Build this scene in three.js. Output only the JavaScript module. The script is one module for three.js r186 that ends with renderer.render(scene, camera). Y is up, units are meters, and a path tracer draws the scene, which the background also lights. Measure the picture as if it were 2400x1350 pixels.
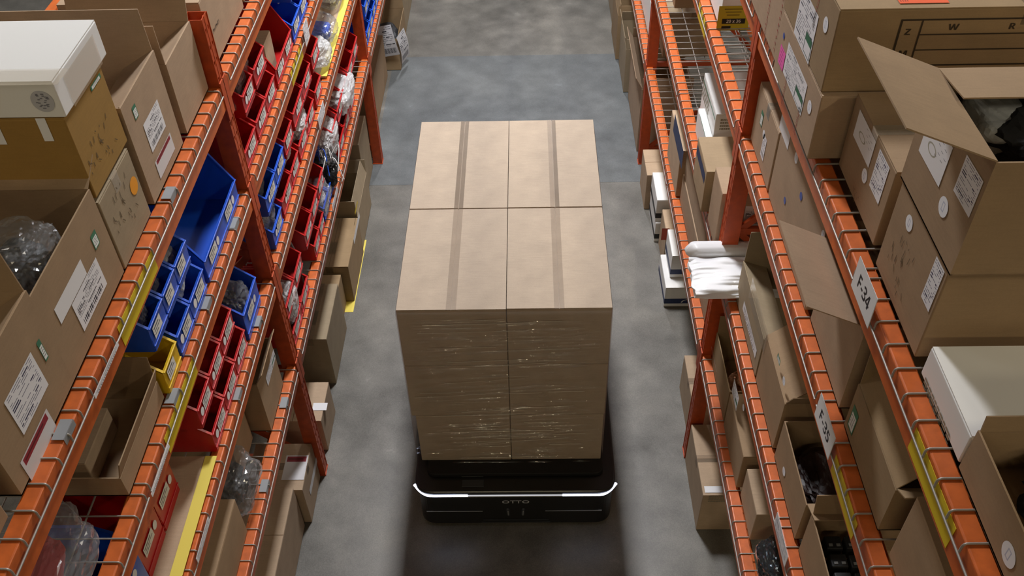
import * as THREE from 'three';
import { RoundedBoxGeometry } from 'three/addons/geometries/RoundedBoxGeometry.js';
import { mergeGeometries } from 'three/addons/utils/BufferGeometryUtils.js';
import { RectAreaLightUniformsLib } from 'three/addons/lights/RectAreaLightUniformsLib.js';
import { ImprovedNoise } from 'three/addons/math/ImprovedNoise.js';
import { FontLoader } from 'three/addons/loaders/FontLoader.js';
import { TextGeometry } from 'three/addons/geometries/TextGeometry.js';

// ---------------------------------------------------------------- camera, light, exposure
const scene = new THREE.Scene();
scene.background = new THREE.Color(0x000000);
const F = 2171.25, H = 5;                                   // focal length in px of a 2400 x 1350 frame, camera height in m
const R = [[0.99975538, -0.01114926, -0.01910148], [-0.02123641, -0.7252077, -0.68820259], [-0.00617959, 0.6884399, -0.72526707]];
const camera = new THREE.PerspectiveCamera(2 * Math.atan(675 / F) * 180 / Math.PI, 2400 / 1350, 0.05, 80);
camera.position.set(0, H, 0);
camera.quaternion.setFromRotationMatrix(new THREE.Matrix4().makeBasis(
  new THREE.Vector3(R[0][0], R[1][0], R[2][0]), new THREE.Vector3(-R[0][1], -R[1][1], -R[2][1]), new THREE.Vector3(-R[0][2], -R[1][2], -R[2][2])));
scene.add(camera);
const renderer = new THREE.WebGLRenderer({ antialias: true });
renderer.toneMapping = THREE.LinearToneMapping;
renderer.toneMappingExposure = 1.0;
renderer.shadowMap.enabled = true;
RectAreaLightUniformsLib.init();
// high bay lamps, side and rear ones added: [x, y, z, width, length, luminance, colour]
const LAMPS = [
  [-0.2, 6.9, -6.6, 0.5, 1.3, 205, 0xfbfbff],
  [-0.2, 6.9, -13.5, 0.5, 1.3, 160, 0xfbfbff],
  [-5.0, 6.9, -6.6, 0.5, 1.3, 24, 0xfff6e6], [4.8, 6.9, -6.6, 0.5, 1.3, 80, 0xfff6e6],  // unseen side lamps, added as fill from the neighbouring aisles
  [-5.0, 6.9, 0.5, 0.5, 1.3, 12, 0xffeec8], [4.8, 6.9, 0.5, 0.5, 1.3, 40, 0xffeec8],  // nearer side pair, also added fill, tinted yellow
  ...[-3.2, -2.3, -1.4, -0.5, 0.4, 1.3].map((x) => [x, 6.9, 6.5, 0.06, 1.6, 130, 0xffecc0]),   // added strip lamps, unseen behind the camera, spaced to put glints on the film
];

// ---------------------------------------------------------------- helpers
const rng = (s) => () => { s |= 0; s = s + 0x6D2B79F5 | 0; let t = Math.imul(s ^ s >>> 15, 1 | s); t = t + Math.imul(t ^ t >>> 7, 61 | t) ^ t; return ((t ^ t >>> 14) >>> 0) / 4294967296; };
const noise = new ImprovedNoise();
const ray = (p) => { const d = [p[0] - 1200, p[1] - 675, F]; return R.map((r) => r[0] * d[0] + r[1] * d[1] + r[2] * d[2]); };
const PX = (p, x) => { const r = ray(p), t = x / r[0]; return { x, y: H + r[1] * t, z: r[2] * t }; };   // where the sight line meets the plane x = const
const PY = (p, y) => { const r = ray(p), t = (y - H) / r[1]; return { x: r[0] * t, y, z: r[2] * t }; };
const PZ = (p, z) => { const r = ray(p), t = z / r[2]; return { x: r[0] * t, y: H + r[1] * t, z }; };
const names = {};
function numbered(n) { const k = names[n] = (names[n] ?? -1) + 1; return k ? n + '_' + String(k).padStart(3, '0') : n; }
function uvBox(g, s = 1) {                                    // uv in metres along the face each triangle points to
  const p = g.attributes.position, n = g.attributes.normal, uv = new Float32Array(p.count * 2);
  for (let i = 0; i < p.count; i++) {
    const ax = Math.abs(n.getX(i)), ay = Math.abs(n.getY(i)), az = Math.abs(n.getZ(i));
    let u, v;
    if (ax >= ay && ax >= az) { u = p.getZ(i); v = p.getY(i); } else if (ay >= az) { u = p.getX(i); v = p.getZ(i); } else { u = p.getX(i); v = p.getY(i); }
    uv[i * 2] = u * s; uv[i * 2 + 1] = v * s;
  }
  g.setAttribute('uv', new THREE.BufferAttribute(uv, 2)); return g;
}
function merge(list) { return mergeGeometries(list.map((g) => { const h = g.index ? g.toNonIndexed() : g; for (const k of Object.keys(h.attributes)) if (!['position', 'normal', 'uv'].includes(k)) h.deleteAttribute(k); return h; })); }
const bx = (w, h, d, x = 0, y = 0, z = 0) => new THREE.BoxGeometry(w, h, d).translate(x, y, z);
const rbx = (w, h, d, x = 0, y = 0, z = 0, r = 0.006) => new RoundedBoxGeometry(w, h, d, 1, Math.min(r, w / 2.2, h / 2.2, d / 2.2)).translate(x, y, z);
const span = (x0, x1, y0, y1, z0, z1) => bx(Math.abs(x1 - x0), Math.abs(y1 - y0), Math.abs(z1 - z0), (x0 + x1) / 2, (y0 + y1) / 2, (z0 + z1) / 2);
function obj(name, g, m, parent) { const o = new THREE.Mesh(g, m); o.castShadow = o.receiveShadow = true; o.name = parent ? name : numbered(name); (parent || scene).add(o); return o; }
function thing(name, label, category, pos = [0, 0, 0], group) {
  const o = new THREE.Group(); o.name = numbered(name); o.position.set(...pos); o.userData = { label, category }; if (group) o.userData.group = group; scene.add(o); return o;
}
function tag(o, label, category, group) { o.userData = { label, category }; if (group) o.userData.group = group; return o; }
function struct(name, g, m) { const o = obj(name, g, m); o.userData = { kind: 'structure' }; return o; }
const tube = (pts, r, seg = 12, rad = 6) => new THREE.TubeGeometry(new THREE.CatmullRomCurve3(pts.map((p) => new THREE.Vector3(...p))), seg, r, rad);

// ---------------------------------------------------------------- textures and materials
function fbm(x, y, o = 4, z = 0) { let a = 0, k = 0.5, f = 1; for (let i = 0; i < o; i++) { a += k * noise.noise(x * f, y * f, z + i * 7.3); f *= 2.1; k *= 0.5; } return a; }
function dataTex(n, fn, srgb = true, rep = 1) {
  const d = new Uint8Array(n * n * 4);
  for (let j = 0; j < n; j++) for (let i = 0; i < n; i++) { const c = fn(i / n, j / n); for (let k = 0; k < 3; k++) d[(j * n + i) * 4 + k] = Math.max(0, Math.min(255, (Array.isArray(c) ? c[k] : c) * 255)); d[(j * n + i) * 4 + 3] = 255; }
  const t = new THREE.DataTexture(d, n, n); t.wrapS = t.wrapT = THREE.RepeatWrapping; t.magFilter = THREE.LinearFilter; t.minFilter = THREE.LinearMipmapLinearFilter; t.generateMipmaps = true;
  if (srgb) t.colorSpace = THREE.SRGBColorSpace; t.repeat.set(rep, rep); t.needsUpdate = true; return t;
}
const tileN = (fn) => (u, v) => { const a = fn(u, v), b = fn(u - 1, v), c = fn(u, v - 1), d = fn(u - 1, v - 1); return a * (1 - u) * (1 - v) + b * u * (1 - v) + c * (1 - u) * v + d * u * v; };
const r1 = rng(11);
const grain = tileN((u, v) => fbm(u * 5, v * 5, 4) * 0.10 + fbm(u * 8, v * 90, 2, 3) * 0.07);
const cardTex = dataTex(256, (u, v) => { const g = 0.93 + grain(u, v) + (r1() - 0.5) * 0.035; return [g, g * 0.995, g * 0.985]; }, true, 1.7);
const r2 = rng(5);
const blot = tileN((u, v) => fbm(u * 4, v * 4, 6)), blot2 = tileN((u, v) => fbm(u * 17 + 5, v * 17, 4, 9));
const concTex = dataTex(1024, (u, v) => { const b = blot(u, v), c = blot2(u, v); let g = 0.82 + b * 0.30 + c * 0.32 + (r2() - 0.5) * 0.14; if (c > 0.28) g += 0.06; if (r2() > 0.9985) g += 0.2; return [g * (1 + b * 0.02), g, g * (0.985 - b * 0.03)]; }, true, 0.28);
const concRough = dataTex(512, (u, v) => 0.55 + blot(u, v) * 0.5 + blot2(u, v) * 0.2, false, 0.28);
const scuffTex = dataTex(256, tileN((u, v) => 0.93 + fbm(u * 10, v * 10, 5) * 0.22), true, 2.3);
const std = (o) => new THREE.MeshStandardMaterial(o), phys = (o) => new THREE.MeshPhysicalMaterial(o);
const kraft = (hex) => std({ color: hex, roughness: 0.86, map: cardTex });
const K = { a: kraft(0xb59b80), b: kraft(0xa88d6e), c: kraft(0xa08765), d: kraft(0xc0a78c), e: kraft(0xb29a7a), n: kraft(0xbfae9b), g: kraft(0xa6957a) };
const M = {
  orange: std({ color: 0xd76b2c, roughness: 0.42, metalness: 0.05, map: scuffTex }),
  post: std({ color: 0xc4501f, roughness: 0.48, metalness: 0.05, map: scuffTex }),
  slot: std({ color: 0x2a1008, roughness: 0.8 }),
  wire: std({ color: 0xa7a29c, roughness: 0.5, metalness: 0.5 }),
  steel: std({ color: 0xa9adb0, roughness: 0.4, metalness: 0.7 }),
  red: phys({ color: 0xb3100f, roughness: 0.38, clearcoat: 0.25, clearcoatRoughness: 0.3 }),
  blue: phys({ color: 0x1550c4, roughness: 0.38, clearcoat: 0.25, clearcoatRoughness: 0.3 }),
  yellowbin: phys({ color: 0xd8b21a, roughness: 0.4 }),
  white: std({ color: 0xe6e6e4, roughness: 0.55 }),
  paper: std({ color: 0xe4e4e6, roughness: 0.7 }),
  yellow: std({ color: 0xd9bf1e, roughness: 0.6 }),
  yellowTape: std({ color: 0xe3d05a, roughness: 0.5 }),
  green: std({ color: 0x2f7a55, roughness: 0.6 }),
  pink: std({ color: 0xf062b4, roughness: 0.6 }),
  dotBlue: std({ color: 0x4a5ea6, roughness: 0.6 }),
  dotOrange: std({ color: 0xe8991c, roughness: 0.6 }),
  dotRed: std({ color: 0xb0202a, roughness: 0.6 }),
  tape: phys({ color: 0xa8937c, roughness: 0.3, transparent: true, opacity: 0.2 }),
  clearTape: phys({ color: 0xd8cbb4, roughness: 0.15, transparent: true, opacity: 0.35, clearcoat: 1, clearcoatRoughness: 0.08 }),
  black: phys({ color: 0x0b0b0c, roughness: 0.42, clearcoat: 0.35, clearcoatRoughness: 0.25 }),
  blackMatt: std({ color: 0x121213, roughness: 0.7 }),
  charcoal: std({ color: 0x232427, roughness: 0.55 }),
  vent: std({ color: 0x33363a, roughness: 0.5 }),
  navy: std({ color: 0x1f2d58, roughness: 0.5 }),
  grey: std({ color: 0x8c8f92, roughness: 0.5 }),
  bag: phys({ color: 0xeef0f2, roughness: 0.12, transmission: 0.9, thickness: 0, side: THREE.DoubleSide, clearcoat: 0.8, clearcoatRoughness: 0.1 }),
  milky: phys({ color: 0xeef0f1, roughness: 0.4, transmission: 0.55, thickness: 0, side: THREE.DoubleSide, clearcoat: 0.6, clearcoatRoughness: 0.15 }),
  whiteBag: phys({ color: 0xeff1f4, roughness: 0.5, transmission: 0.12, thickness: 0, side: THREE.DoubleSide, clearcoat: 0.4 }),
  esd: phys({ color: 0x4a5258, roughness: 0.18, metalness: 0.75, clearcoat: 1, clearcoatRoughness: 0.08 }),
  film: phys({ color: 0xffffff, roughness: 0.12, transmission: 1, thickness: 0, ior: 1.45 }),
  fold: phys({ color: 0xffffff, roughness: 0.06, transmission: 1, thickness: 0, ior: 1.6 }),
  glintStrand: phys({ color: 0xe4e1d6, roughness: 0.25, transmission: 0.35, thickness: 0, clearcoat: 1, clearcoatRoughness: 0.1 }),  // pale tint carries the bright streaks of the film
  cloth: std({ color: 0x0e0e10, roughness: 0.95 }),
  skinpink: std({ color: 0xd79a84, roughness: 0.7 }),
};
function canvasTex(w, h, draw) { const c = document.createElement('canvas'); c.width = w; c.height = h; const g = c.getContext('2d'); draw(g, w, h); const t = new THREE.CanvasTexture(c); t.colorSpace = THREE.SRGBColorSpace; t.magFilter = THREE.LinearFilter; return t; }
const printed = (w, h, draw, clear = false) => std({ color: 0xffffff, roughness: 0.65, map: canvasTex(w, h, draw), transparent: clear });
function lines(g, w, h, seed, ink = '#33363f') {
  const q = rng(seed); g.fillStyle = '#e6e6ea'; g.fillRect(0, 0, w, h); g.fillStyle = ink;
  for (let y = 10; y < h - 10; y += 13) { let x = 10; while (x < w - 20) { const l = 10 + q() * 46; if (q() > 0.35) g.fillRect(x, y, Math.min(l, w - 12 - x), 3 + (q() > 0.8 ? 4 : 0)); x += l + 8; } }
}
const L = {
  ship: printed(160, 220, (g, w, h) => { lines(g, w, h, 3); g.fillStyle = '#e6e6ea'; g.fillRect(0, 150, w, 70); g.fillStyle = '#2b2d38'; for (let i = 0; i < 18; i++) g.fillRect(16 + i * 7, 160, 2 + (i * 5 % 4), 40); }),
  list: printed(160, 220, (g, w, h) => lines(g, w, h, 9, '#2c2f4c')),
  stamp: printed(160, 220, (g, w, h) => { g.fillStyle = '#e8e8ea'; g.fillRect(0, 0, w, h); g.strokeStyle = '#a7a494'; g.lineWidth = 7; g.beginPath(); g.arc(66, 130, 26, 0, 7); g.stroke(); g.fillStyle = '#6b6c74'; for (let i = 0; i < 9; i++) g.fillRect(80 + (i * 23) % 60, 24 + i * 13, 14, 3); }),
  grn: printed(160, 220, (g, w, h) => { lines(g, w, h, 21, '#4a4d5a'); g.fillStyle = '#e6e6ea'; g.fillRect(92, 120, 68, 96); g.fillStyle = '#2f6b4c'; g.fillRect(98, 122, 56, 34); g.strokeStyle = '#2f4a42'; g.lineWidth = 4; g.strokeRect(98, 122, 56, 86); }),
  greenTag: printed(64, 110, (g, w, h) => { g.fillStyle = '#3d7a5c'; g.fillRect(0, 0, w, h); g.fillStyle = '#e9ecea'; g.fillRect(7, 30, w - 14, h - 38); g.fillStyle = '#707a76'; for (let i = 0; i < 4; i++) g.fillRect(12, 40 + i * 14, 38, 4); }),
  small: printed(120, 60, (g, w, h) => { g.fillStyle = '#dededa'; g.fillRect(0, 0, w, h); g.fillStyle = '#55575c'; g.fillRect(10, 12, 80, 7); g.fillRect(10, 28, 98, 5); g.fillRect(10, 42, 56, 5); }),
  dot: printed(64, 64, (g, w, h) => { g.fillStyle = '#e9ebf0'; g.fillRect(0, 0, w, h); g.strokeStyle = '#aeb6cc'; g.lineWidth = 3; g.strokeRect(24, 18, 14, 28); }),
  placardA: printed(260, 150, (g, w, h) => { g.fillStyle = '#e4e6e8'; g.fillRect(0, 0, w, h); g.fillStyle = '#22242a'; g.font = 'bold 84px sans-serif'; g.textAlign = 'center'; g.fillText('F-34', w / 2, 105); }),
  placardB: printed(260, 150, (g, w, h) => { g.fillStyle = '#e4e6e8'; g.fillRect(0, 0, w, h); g.fillStyle = '#22242a'; g.font = 'bold 84px sans-serif'; g.textAlign = 'center'; g.fillText('F-35', w / 2, 105); }),
  yellowCase: printed(256, 200, (g, w, h) => {
    g.fillStyle = '#b9a81f'; g.fillRect(0, 0, w, h); g.fillStyle = '#7a6a12'; for (let i = 0; i < 3; i++) g.fillRect(46 + i * 12, 22 + i * 24, 150 - i * 24, 9);
    g.fillStyle = '#15120c'; g.fillRect(38, 104, 186, 42); g.fillStyle = '#d9d3c4'; g.font = 'bold 36px sans-serif'; g.textAlign = 'center'; g.fillText('20 x 36', 131, 138); g.fillStyle = '#2a240c'; g.fillRect(40, 164, 74, 20);
  }),
  pouch: printed(120, 160, (g, w, h) => { g.fillStyle = '#d6d4d6'; g.fillRect(0, 0, w, h); g.fillStyle = '#8e2430'; g.fillRect(8, 8, w - 16, 34); g.fillStyle = '#5a141c'; g.fillRect(14, 20, 80, 8); }),
  pinkNote: printed(60, 110, (g, w, h) => { g.fillStyle = '#ee66b6'; g.fillRect(0, 0, w, h); g.fillStyle = '#8a2c68'; for (let i = 0; i < 5; i++) g.fillRect(10, 12 + i * 20, 30, 4); }),
  redCol: printed(64, 256, (g, w, h) => { g.fillStyle = '#9c3b33'; for (let i = 0; i < 9; i++) { g.fillRect(12, 8 + i * 27, 40, 5); g.fillRect(12 + (i % 3) * 16, 13 + i * 27, 7, 11); } }, true),
  redText: printed(256, 64, (g, w, h) => { g.fillStyle = '#9c3b33'; g.font = 'bold 46px sans-serif'; for (let i = 0; i < 9; i++) g.fillRect(8 + i * 27, 12, 17 - (i % 3) * 3, 36); }, true),
  marker: printed(128, 128, (g, w, h) => { g.fillStyle = '#2b2620'; g.font = 'bold 58px sans-serif'; g.fillText('EW', 12, 60); g.fillRect(14, 84, 88, 6); }, true),
  table: printed(640, 256, (g, w, h) => {
    g.strokeStyle = '#2e2210'; g.fillStyle = '#2e2210'; g.lineWidth = 8; g.strokeRect(6, 6, w, h - 12);
    g.lineWidth = 6; g.beginPath(); g.moveTo(86, 6); g.lineTo(86, h); g.moveTo(86, 84); g.lineTo(w, 84); g.moveTo(86, 166); g.lineTo(w, 166); g.stroke();
    g.font = 'bold 44px sans-serif'; g.fillText('Z', 28, 84); g.fillText('M', 24, 200); g.fillText('W', 190, 62); g.fillText('R', 420, 62);
  }, true),
  handling: printed(220, 160, (g, w, h) => { g.fillStyle = '#8e8672'; const q = rng(4); for (let y = 16; y < 120; y += 30) { let x = 10; while (x < 190) { const l = 10 + q() * 16; g.fillRect(x, y, l, 17); x += l + 6; } } }, true),
  scribble: printed(200, 200, (g, w, h) => { g.strokeStyle = '#5f4d31'; g.lineWidth = 3; const q = rng(8); for (let i = 0; i < 26; i++) { const x = q() * 180, y = q() * 180; g.beginPath(); g.moveTo(x, y); g.lineTo(x + q() * 22 - 6, y + 8 + q() * 22); g.stroke(); } }, true),
  stickerRound: printed(128, 128, (g, w, h) => { g.fillStyle = '#b5b6bc'; g.beginPath(); g.arc(64, 64, 62, 0, 7); g.fill(); g.fillStyle = '#6f7079'; const q = rng(5); for (let i = 0; i < 26; i++) g.fillRect(18 + q() * 80, 18 + q() * 84, 14, 6); }, true),
  orangeSticker: printed(256, 64, (g, w, h) => { g.fillStyle = '#e2571f'; g.fillRect(0, 0, w, h); g.fillStyle = '#a2543a'; g.fillRect(60, 10, 120, 30); g.fillStyle = '#8d2a12'; for (let i = 0; i < 4; i++) g.fillRect(10 + i * 12, 12, 5, 40); }),
};

// ---------------------------------------------------------------- the hall
const conc = std({ color: 0x86837d, roughness: 0.75, map: concTex, roughnessMap: concRough });
const paint = phys({ color: 0x767b7e, roughness: 0.55, map: concTex, clearcoat: 0.15, clearcoatRoughness: 0.35 });
const wallM = std({ color: 0x9a9a98, roughness: 0.9 });
struct('floor', uvBox(span(-11, 11, -0.2, 0, -22, 12)), conc);
{ const g = uvBox(new THREE.PlaneGeometry(2.5, 2.25, 40, 36).rotateX(-Math.PI / 2).translate(-0.17, 0.0015, -7.745)); struct('floor_paint', g, paint); }
struct('ceiling', span(-11, 11, 9, 9.2, -22, 12), wallM);
struct('wall_left', span(-11.2, -11, 0, 9, -22, 12), wallM);
struct('wall_right', span(11, 11.2, 0, 9, -22, 12), wallM);
struct('wall_back', span(-11, 11, 0, 9, -22.2, -22), wallM);
struct('wall_front', span(-11, 11, 0, 9, 12, 12.2), wallM);
{ const s = PY([838, 600], 0), e = PY([818, 700], 0); struct('floor_marking', span(s.x - 0.04, s.x + 0.05, 0.0005, 0.002, s.z - 0.2, e.z + 0.15), M.yellowTape); }
const lampGlow = std({ color: 0xffffff, emissive: 0xfff6ea, emissiveIntensity: 12 });
for (const [x, y, z, w, l, lum, lampHue] of LAMPS) {
  const t = thing('high_bay_lamp', 'long white high bay lamp hanging over an aisle, side and rear ones added', 'lamp', [x, y, z], 'high bay lamps under the ceiling');
  obj('housing', merge([rbx(w + 0.06, 0.09, l + 0.06, 0, 0.06, 0, 0.02)]), M.white, t);
  obj('diffuser', bx(w, 0.008, l, 0, 0.01, 0), lampGlow, t);
  for (const s of [-1, 1]) obj('suspension_rod', new THREE.CylinderGeometry(0.006, 0.006, 1.98, 6).translate(0, 1.09, s * l * 0.35), M.steel, t);
  const a = new THREE.RectAreaLight(lampHue, lum, w, l); a.position.set(x, y - 0.01, z); a.lookAt(x, 0, z); scene.add(a);
}

// ---------------------------------------------------------------- pallet racks
const LV = { A: 2.885, B: 2.325, C: 1.745, D: 1.075 }, RV = { 1: 3.085, 2: 2.515, 3: 1.725, 4: 0.995 };
const XL = -1.34, XR = 1.0, DEPTH = 1.05;
const ZL = [-0.1, -3.56, -6.98, -10.4], ZR = [-0.44, -3.68, -6.92, -10.16];
function postFront(h) {                                         // perforated front plate
  const s = new THREE.Shape([[-0.04, 0], [0.04, 0], [0.04, h], [-0.04, h]].map((p) => new THREE.Vector2(...p)));
  for (let y = 0.1; y < h - 0.05; y += 0.076) for (const x of [-0.02, 0.02]) { const p = new THREE.Path(); p.moveTo(x - 0.006, y); p.lineTo(x, y - 0.014); p.lineTo(x + 0.006, y); p.lineTo(x + 0.006, y + 0.01); p.lineTo(x - 0.006, y + 0.01); p.closePath(); s.holes.push(p); }
  return new THREE.ExtrudeGeometry(s, { depth: 0.003, bevelEnabled: false });
}
function postGeo(front, POSTH) {                                         // front = +1 when the face looks to +x
  const g = [postFront(POSTH).rotateY(front * Math.PI / 2)];
  for (const s of [-1, 1]) { g.push(bx(0.075, POSTH, 0.003, -front * 0.0375, POSTH / 2, s * 0.0385)); g.push(bx(0.003, POSTH, 0.018, -front * 0.075, POSTH / 2, s * 0.030)); g.push(bx(0.006, POSTH, 0.004, front * 0.003, POSTH / 2, s * 0.0385)); }
  g.push(bx(0.007, POSTH, 0.012, front * 0.001, POSTH / 2, 0));
  return uvBox(merge(g));
}
const beamProfile = (() => { const s = new THREE.Shape(); const r = 0.006; s.moveTo(0, -0.11); s.lineTo(0, -r); s.quadraticCurveTo(0, 0, -r, 0); s.lineTo(-0.05, 0); s.lineTo(-0.052, -0.004); s.lineTo(-0.052, -0.03); s.lineTo(-0.07, -0.032); s.lineTo(-0.07, -0.11); s.closePath(); return s; })();
function rack(sgn, X, ZS, levels, label) {                         // sgn +1: face looks to +x (left rack)
  const t = thing('pallet_rack', label, 'rack', [X, 0, ZS[1]]);
  const z0 = ZS[1], fg = postGeo(sgn, sgn > 0 ? 3.2 : 3.085), rg = postGeo(-sgn, sgn > 0 ? 3.2 : 3.085);
  for (const z of ZS) {
    obj('upright', fg, M.post, t).position.set(-sgn * 0.004, 0, z - z0);
    obj('upright', rg, M.post, t).position.set(-sgn * DEPTH, 0, z - z0);
    obj('base_plate', bx(0.09, 0.008, 0.088, -sgn * 0.04, 0.004, z - z0), M.post, t);
    obj('base_plate', bx(0.09, 0.008, 0.088, -sgn * (DEPTH - 0.04), 0.004, z - z0), M.post, t);
    for (const y of [0.15, 1.0, 1.9, 2.8]) obj('brace', span(-sgn * 0.075, -sgn * (DEPTH - 0.075), y - 0.02, y + 0.02, z - z0 - 0.012, z - z0 + 0.012), M.post, t);
    for (const [a, b] of [[0.15, 1.0], [1.9, 1.0], [1.9, 2.8]]) { const l = Math.hypot(DEPTH - 0.15, b - a), g = bx(l, 0.035, 0.02); g.rotateZ(Math.atan2(b - a, -sgn * (DEPTH - 0.15))); g.translate(-sgn * DEPTH / 2, (a + b) / 2, z - z0); obj('brace', g, M.post, t); }
  }
  for (let b = 0; b < ZS.length - 1; b++) {
    const za = ZS[b] - 0.042, zb = ZS[b + 1] + 0.042, len = za - zb;
    for (const y of Object.values(levels)) {
      for (const [ox, s] of [[0, sgn], [-sgn * DEPTH, -sgn]]) {
        const g = new THREE.ExtrudeGeometry(beamProfile, { depth: len, bevelEnabled: false, curveSegments: 3 }); if (s < 0) { g.scale(-1, 1, 1); const ix = g.attributes.position.array, n = g.attributes.normal.array; for (let i = 0; i < ix.length; i += 9) for (let k = 0; k < 3; k++) { let q = ix[i + k]; ix[i + k] = ix[i + 6 + k]; ix[i + 6 + k] = q; q = n[i + k]; n[i + k] = n[i + 6 + k]; n[i + 6 + k] = q; } }
        uvBox(g); g.translate(ox + s * 0.004, y, zb - z0); obj('beam', g, M.orange, t);
        if (ox === 0) for (const ze of [za + 0.02, zb - 0.02]) obj('beam_connector', bx(0.006, 0.19, 0.05, s * 0.006, y - 0.075, ze - z0), M.post, t);
      }
    }
  }
  return t;
}
rack(1, XL, ZL, LV, 'orange pallet rack holding red and blue parts bins, with cartons on its top shelf');
rack(-1, XR, ZR, RV, 'orange pallet rack full of cartons, with empty wire shelves in its far bay');

// wire decks: cross wires that fall over the front beam and end on one long front wire
const wr = 0.0034;
function deckWire(sgn) { return merge([new THREE.CylinderGeometry(wr, wr, DEPTH - 0.06, 6).rotateZ(Math.PI / 2).translate(-sgn * (DEPTH - 0.06) / 2 - sgn * 0.002, 0, 0), tube([[-sgn * 0.003, 0, 0], [sgn * 0.004, -0.0008, 0], [sgn * 0.0088, -0.006, 0], [sgn * 0.0098, -0.014, 0], [sgn * 0.0098, -0.036, 0]], wr, 8, 6)]); }
const cross = { 1: deckWire(1), '-1': deckWire(-1) };
function deck(sgn, X, y, za, zb, label) {
  const t = thing('wire_deck', label, 'wire shelf', [X, y + wr, (za + zb) / 2], 'wire decks laid on the rack beams');
  const n = Math.round((za - zb) / 0.088), l = za - zb;
  for (let i = 0; i <= n; i++) obj('cross_wire', cross[sgn], M.wire, t).position.z = -l / 2 + 0.01 + (l - 0.02) * i / n;
  for (const [x, dy] of [[0.0155, -0.034], [-0.16, -wr * 2], [-0.33, -wr * 2], [-0.5, -wr * 2], [-0.68, -wr * 2], [-0.86, -wr * 2]]) obj('long_wire', new THREE.CylinderGeometry(wr, wr, l, 6).rotateX(Math.PI / 2).translate(sgn * x, dy, 0), M.wire, t);
}
const ordinal = ['lowest', 'second', 'third', 'top'];
[[1, XL, ZL, LV, 'bin rack', ['wide blue bin bay', 'red bin bay', 'end bay']], [-1, XR, ZR, RV, 'carton rack', ['placard bay', 'half empty bay', 'end bay']]].forEach(([s, X, ZS, levels, nm, bays]) => {
  for (let b = 0; b < 3; b++) Object.values(levels).sort((p, q) => p - q).forEach((y, k) => {
    const a = ZS[b] - 0.07, e = ZS[b + 1] + 0.07, m = (a + e) / 2;
    for (const [p, q] of [[a, m + 0.012], [m - 0.012, e]]) deck(s, X, y, p, q, `galvanised wire deck on ${ordinal[k]} level of ${nm}, ${bays[b]}`);
  });
});

// ---------------------------------------------------------------- cartons
// box corner extents in the world; face 'front' looks at the aisle, 'cam' to +z, 'top' up
function mark(t, face, m, a, b, P) {
  let g;
  if (face === 'front' && !Array.isArray(b)) { const C = PX(a, P.xf); g = (m.userData.round ? new THREE.CircleGeometry(0.5, 20).scale(b.w, b.h, 1) : new THREE.PlaneGeometry(b.w, b.h)).rotateY(P.s * Math.PI / 2).translate(P.xf + P.s * 0.0016, C.y, C.z); } else
  if (face === 'front') { const A = PX(a, P.xf), B = PX(b, P.xf), w = Math.abs(A.z - B.z), h = Math.abs(A.y - B.y); g = (m.userData.round ? new THREE.CircleGeometry(0.5, 20).scale(w, h, 1) : new THREE.PlaneGeometry(w, h)).rotateY(P.s * Math.PI / 2).translate(P.xf + P.s * 0.0016, (A.y + B.y) / 2, (A.z + B.z) / 2); }
  else if (face === 'cam') { const A = PZ(a, P.z1), B = PZ(b, P.z1), w = Math.abs(A.x - B.x), h = Math.abs(A.y - B.y); g = (m.userData.round ? new THREE.CircleGeometry(0.5, 20).scale(w, h, 1) : new THREE.PlaneGeometry(w, h)).translate((A.x + B.x) / 2, (A.y + B.y) / 2, P.z1 + 0.0016); }
  else { const A = PY(a, P.y1), B = PY(b, P.y1), w = Math.abs(A.x - B.x), h = Math.abs(A.z - B.z); g = new THREE.PlaneGeometry(w, h).rotateX(-Math.PI / 2).translate((A.x + B.x) / 2, P.y1 + 0.0026, (A.z + B.z) / 2); }
  g.translate(-t.position.x, -t.position.y, -t.position.z);
  const nm = m.userData.nm || 'label'; const o = obj(nm, g, m, t); if (m.userData.pl) o.userData.label = m.userData.pl; return o;
}
const setM = (m, nm, pl, round) => { m.userData.nm = nm; m.userData.pl = pl; m.userData.round = round; };
setM(L.ship, 'label', 'white shipping label'); setM(L.list, 'label', 'white printed list label'); setM(L.stamp, 'label', 'white label with a round stamp'); setM(L.grn, 'label', 'white label with green corner block');
setM(L.greenTag, 'sticker', 'green and white sticker'); setM(L.dot, 'sticker', 'round white sticker', true); setM(L.pouch, 'document_pouch', 'clear document pouch with red header'); setM(L.pinkNote, 'sticker', 'pink sticker'); setM(L.redCol, 'print', 'red printed lettering'); setM(L.redText, 'print', 'red printed lettering'); setM(L.marker, 'print', 'black marker writing'); setM(L.table, 'print', 'black printed table'); setM(L.handling, 'print'); setM(L.scribble, 'scuff_marks'); setM(L.stickerRound, 'sticker', 'round grey sticker'); setM(L.orangeSticker, 'sticker', 'orange printed sticker'); setM(L.yellowCase, 'label', 'yellow label with black band');
setM(M.dotBlue, 'sticker', 'round blue sticker', true); setM(M.dotOrange, 'sticker', 'round orange sticker', true); setM(M.clearTape, 'clear_tape'); setM(M.paper, 'label', 'white paper label'); setM(M.yellow, 'sticker', 'yellow sticker'); setM(M.navy, 'printed_band', 'dark blue printed band'); setM(M.white, 'label', 'white label'); setM(M.green, 'stripe', 'green printed stripe'); setM(M.charcoal, 'printed_band', 'black printed band');
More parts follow.
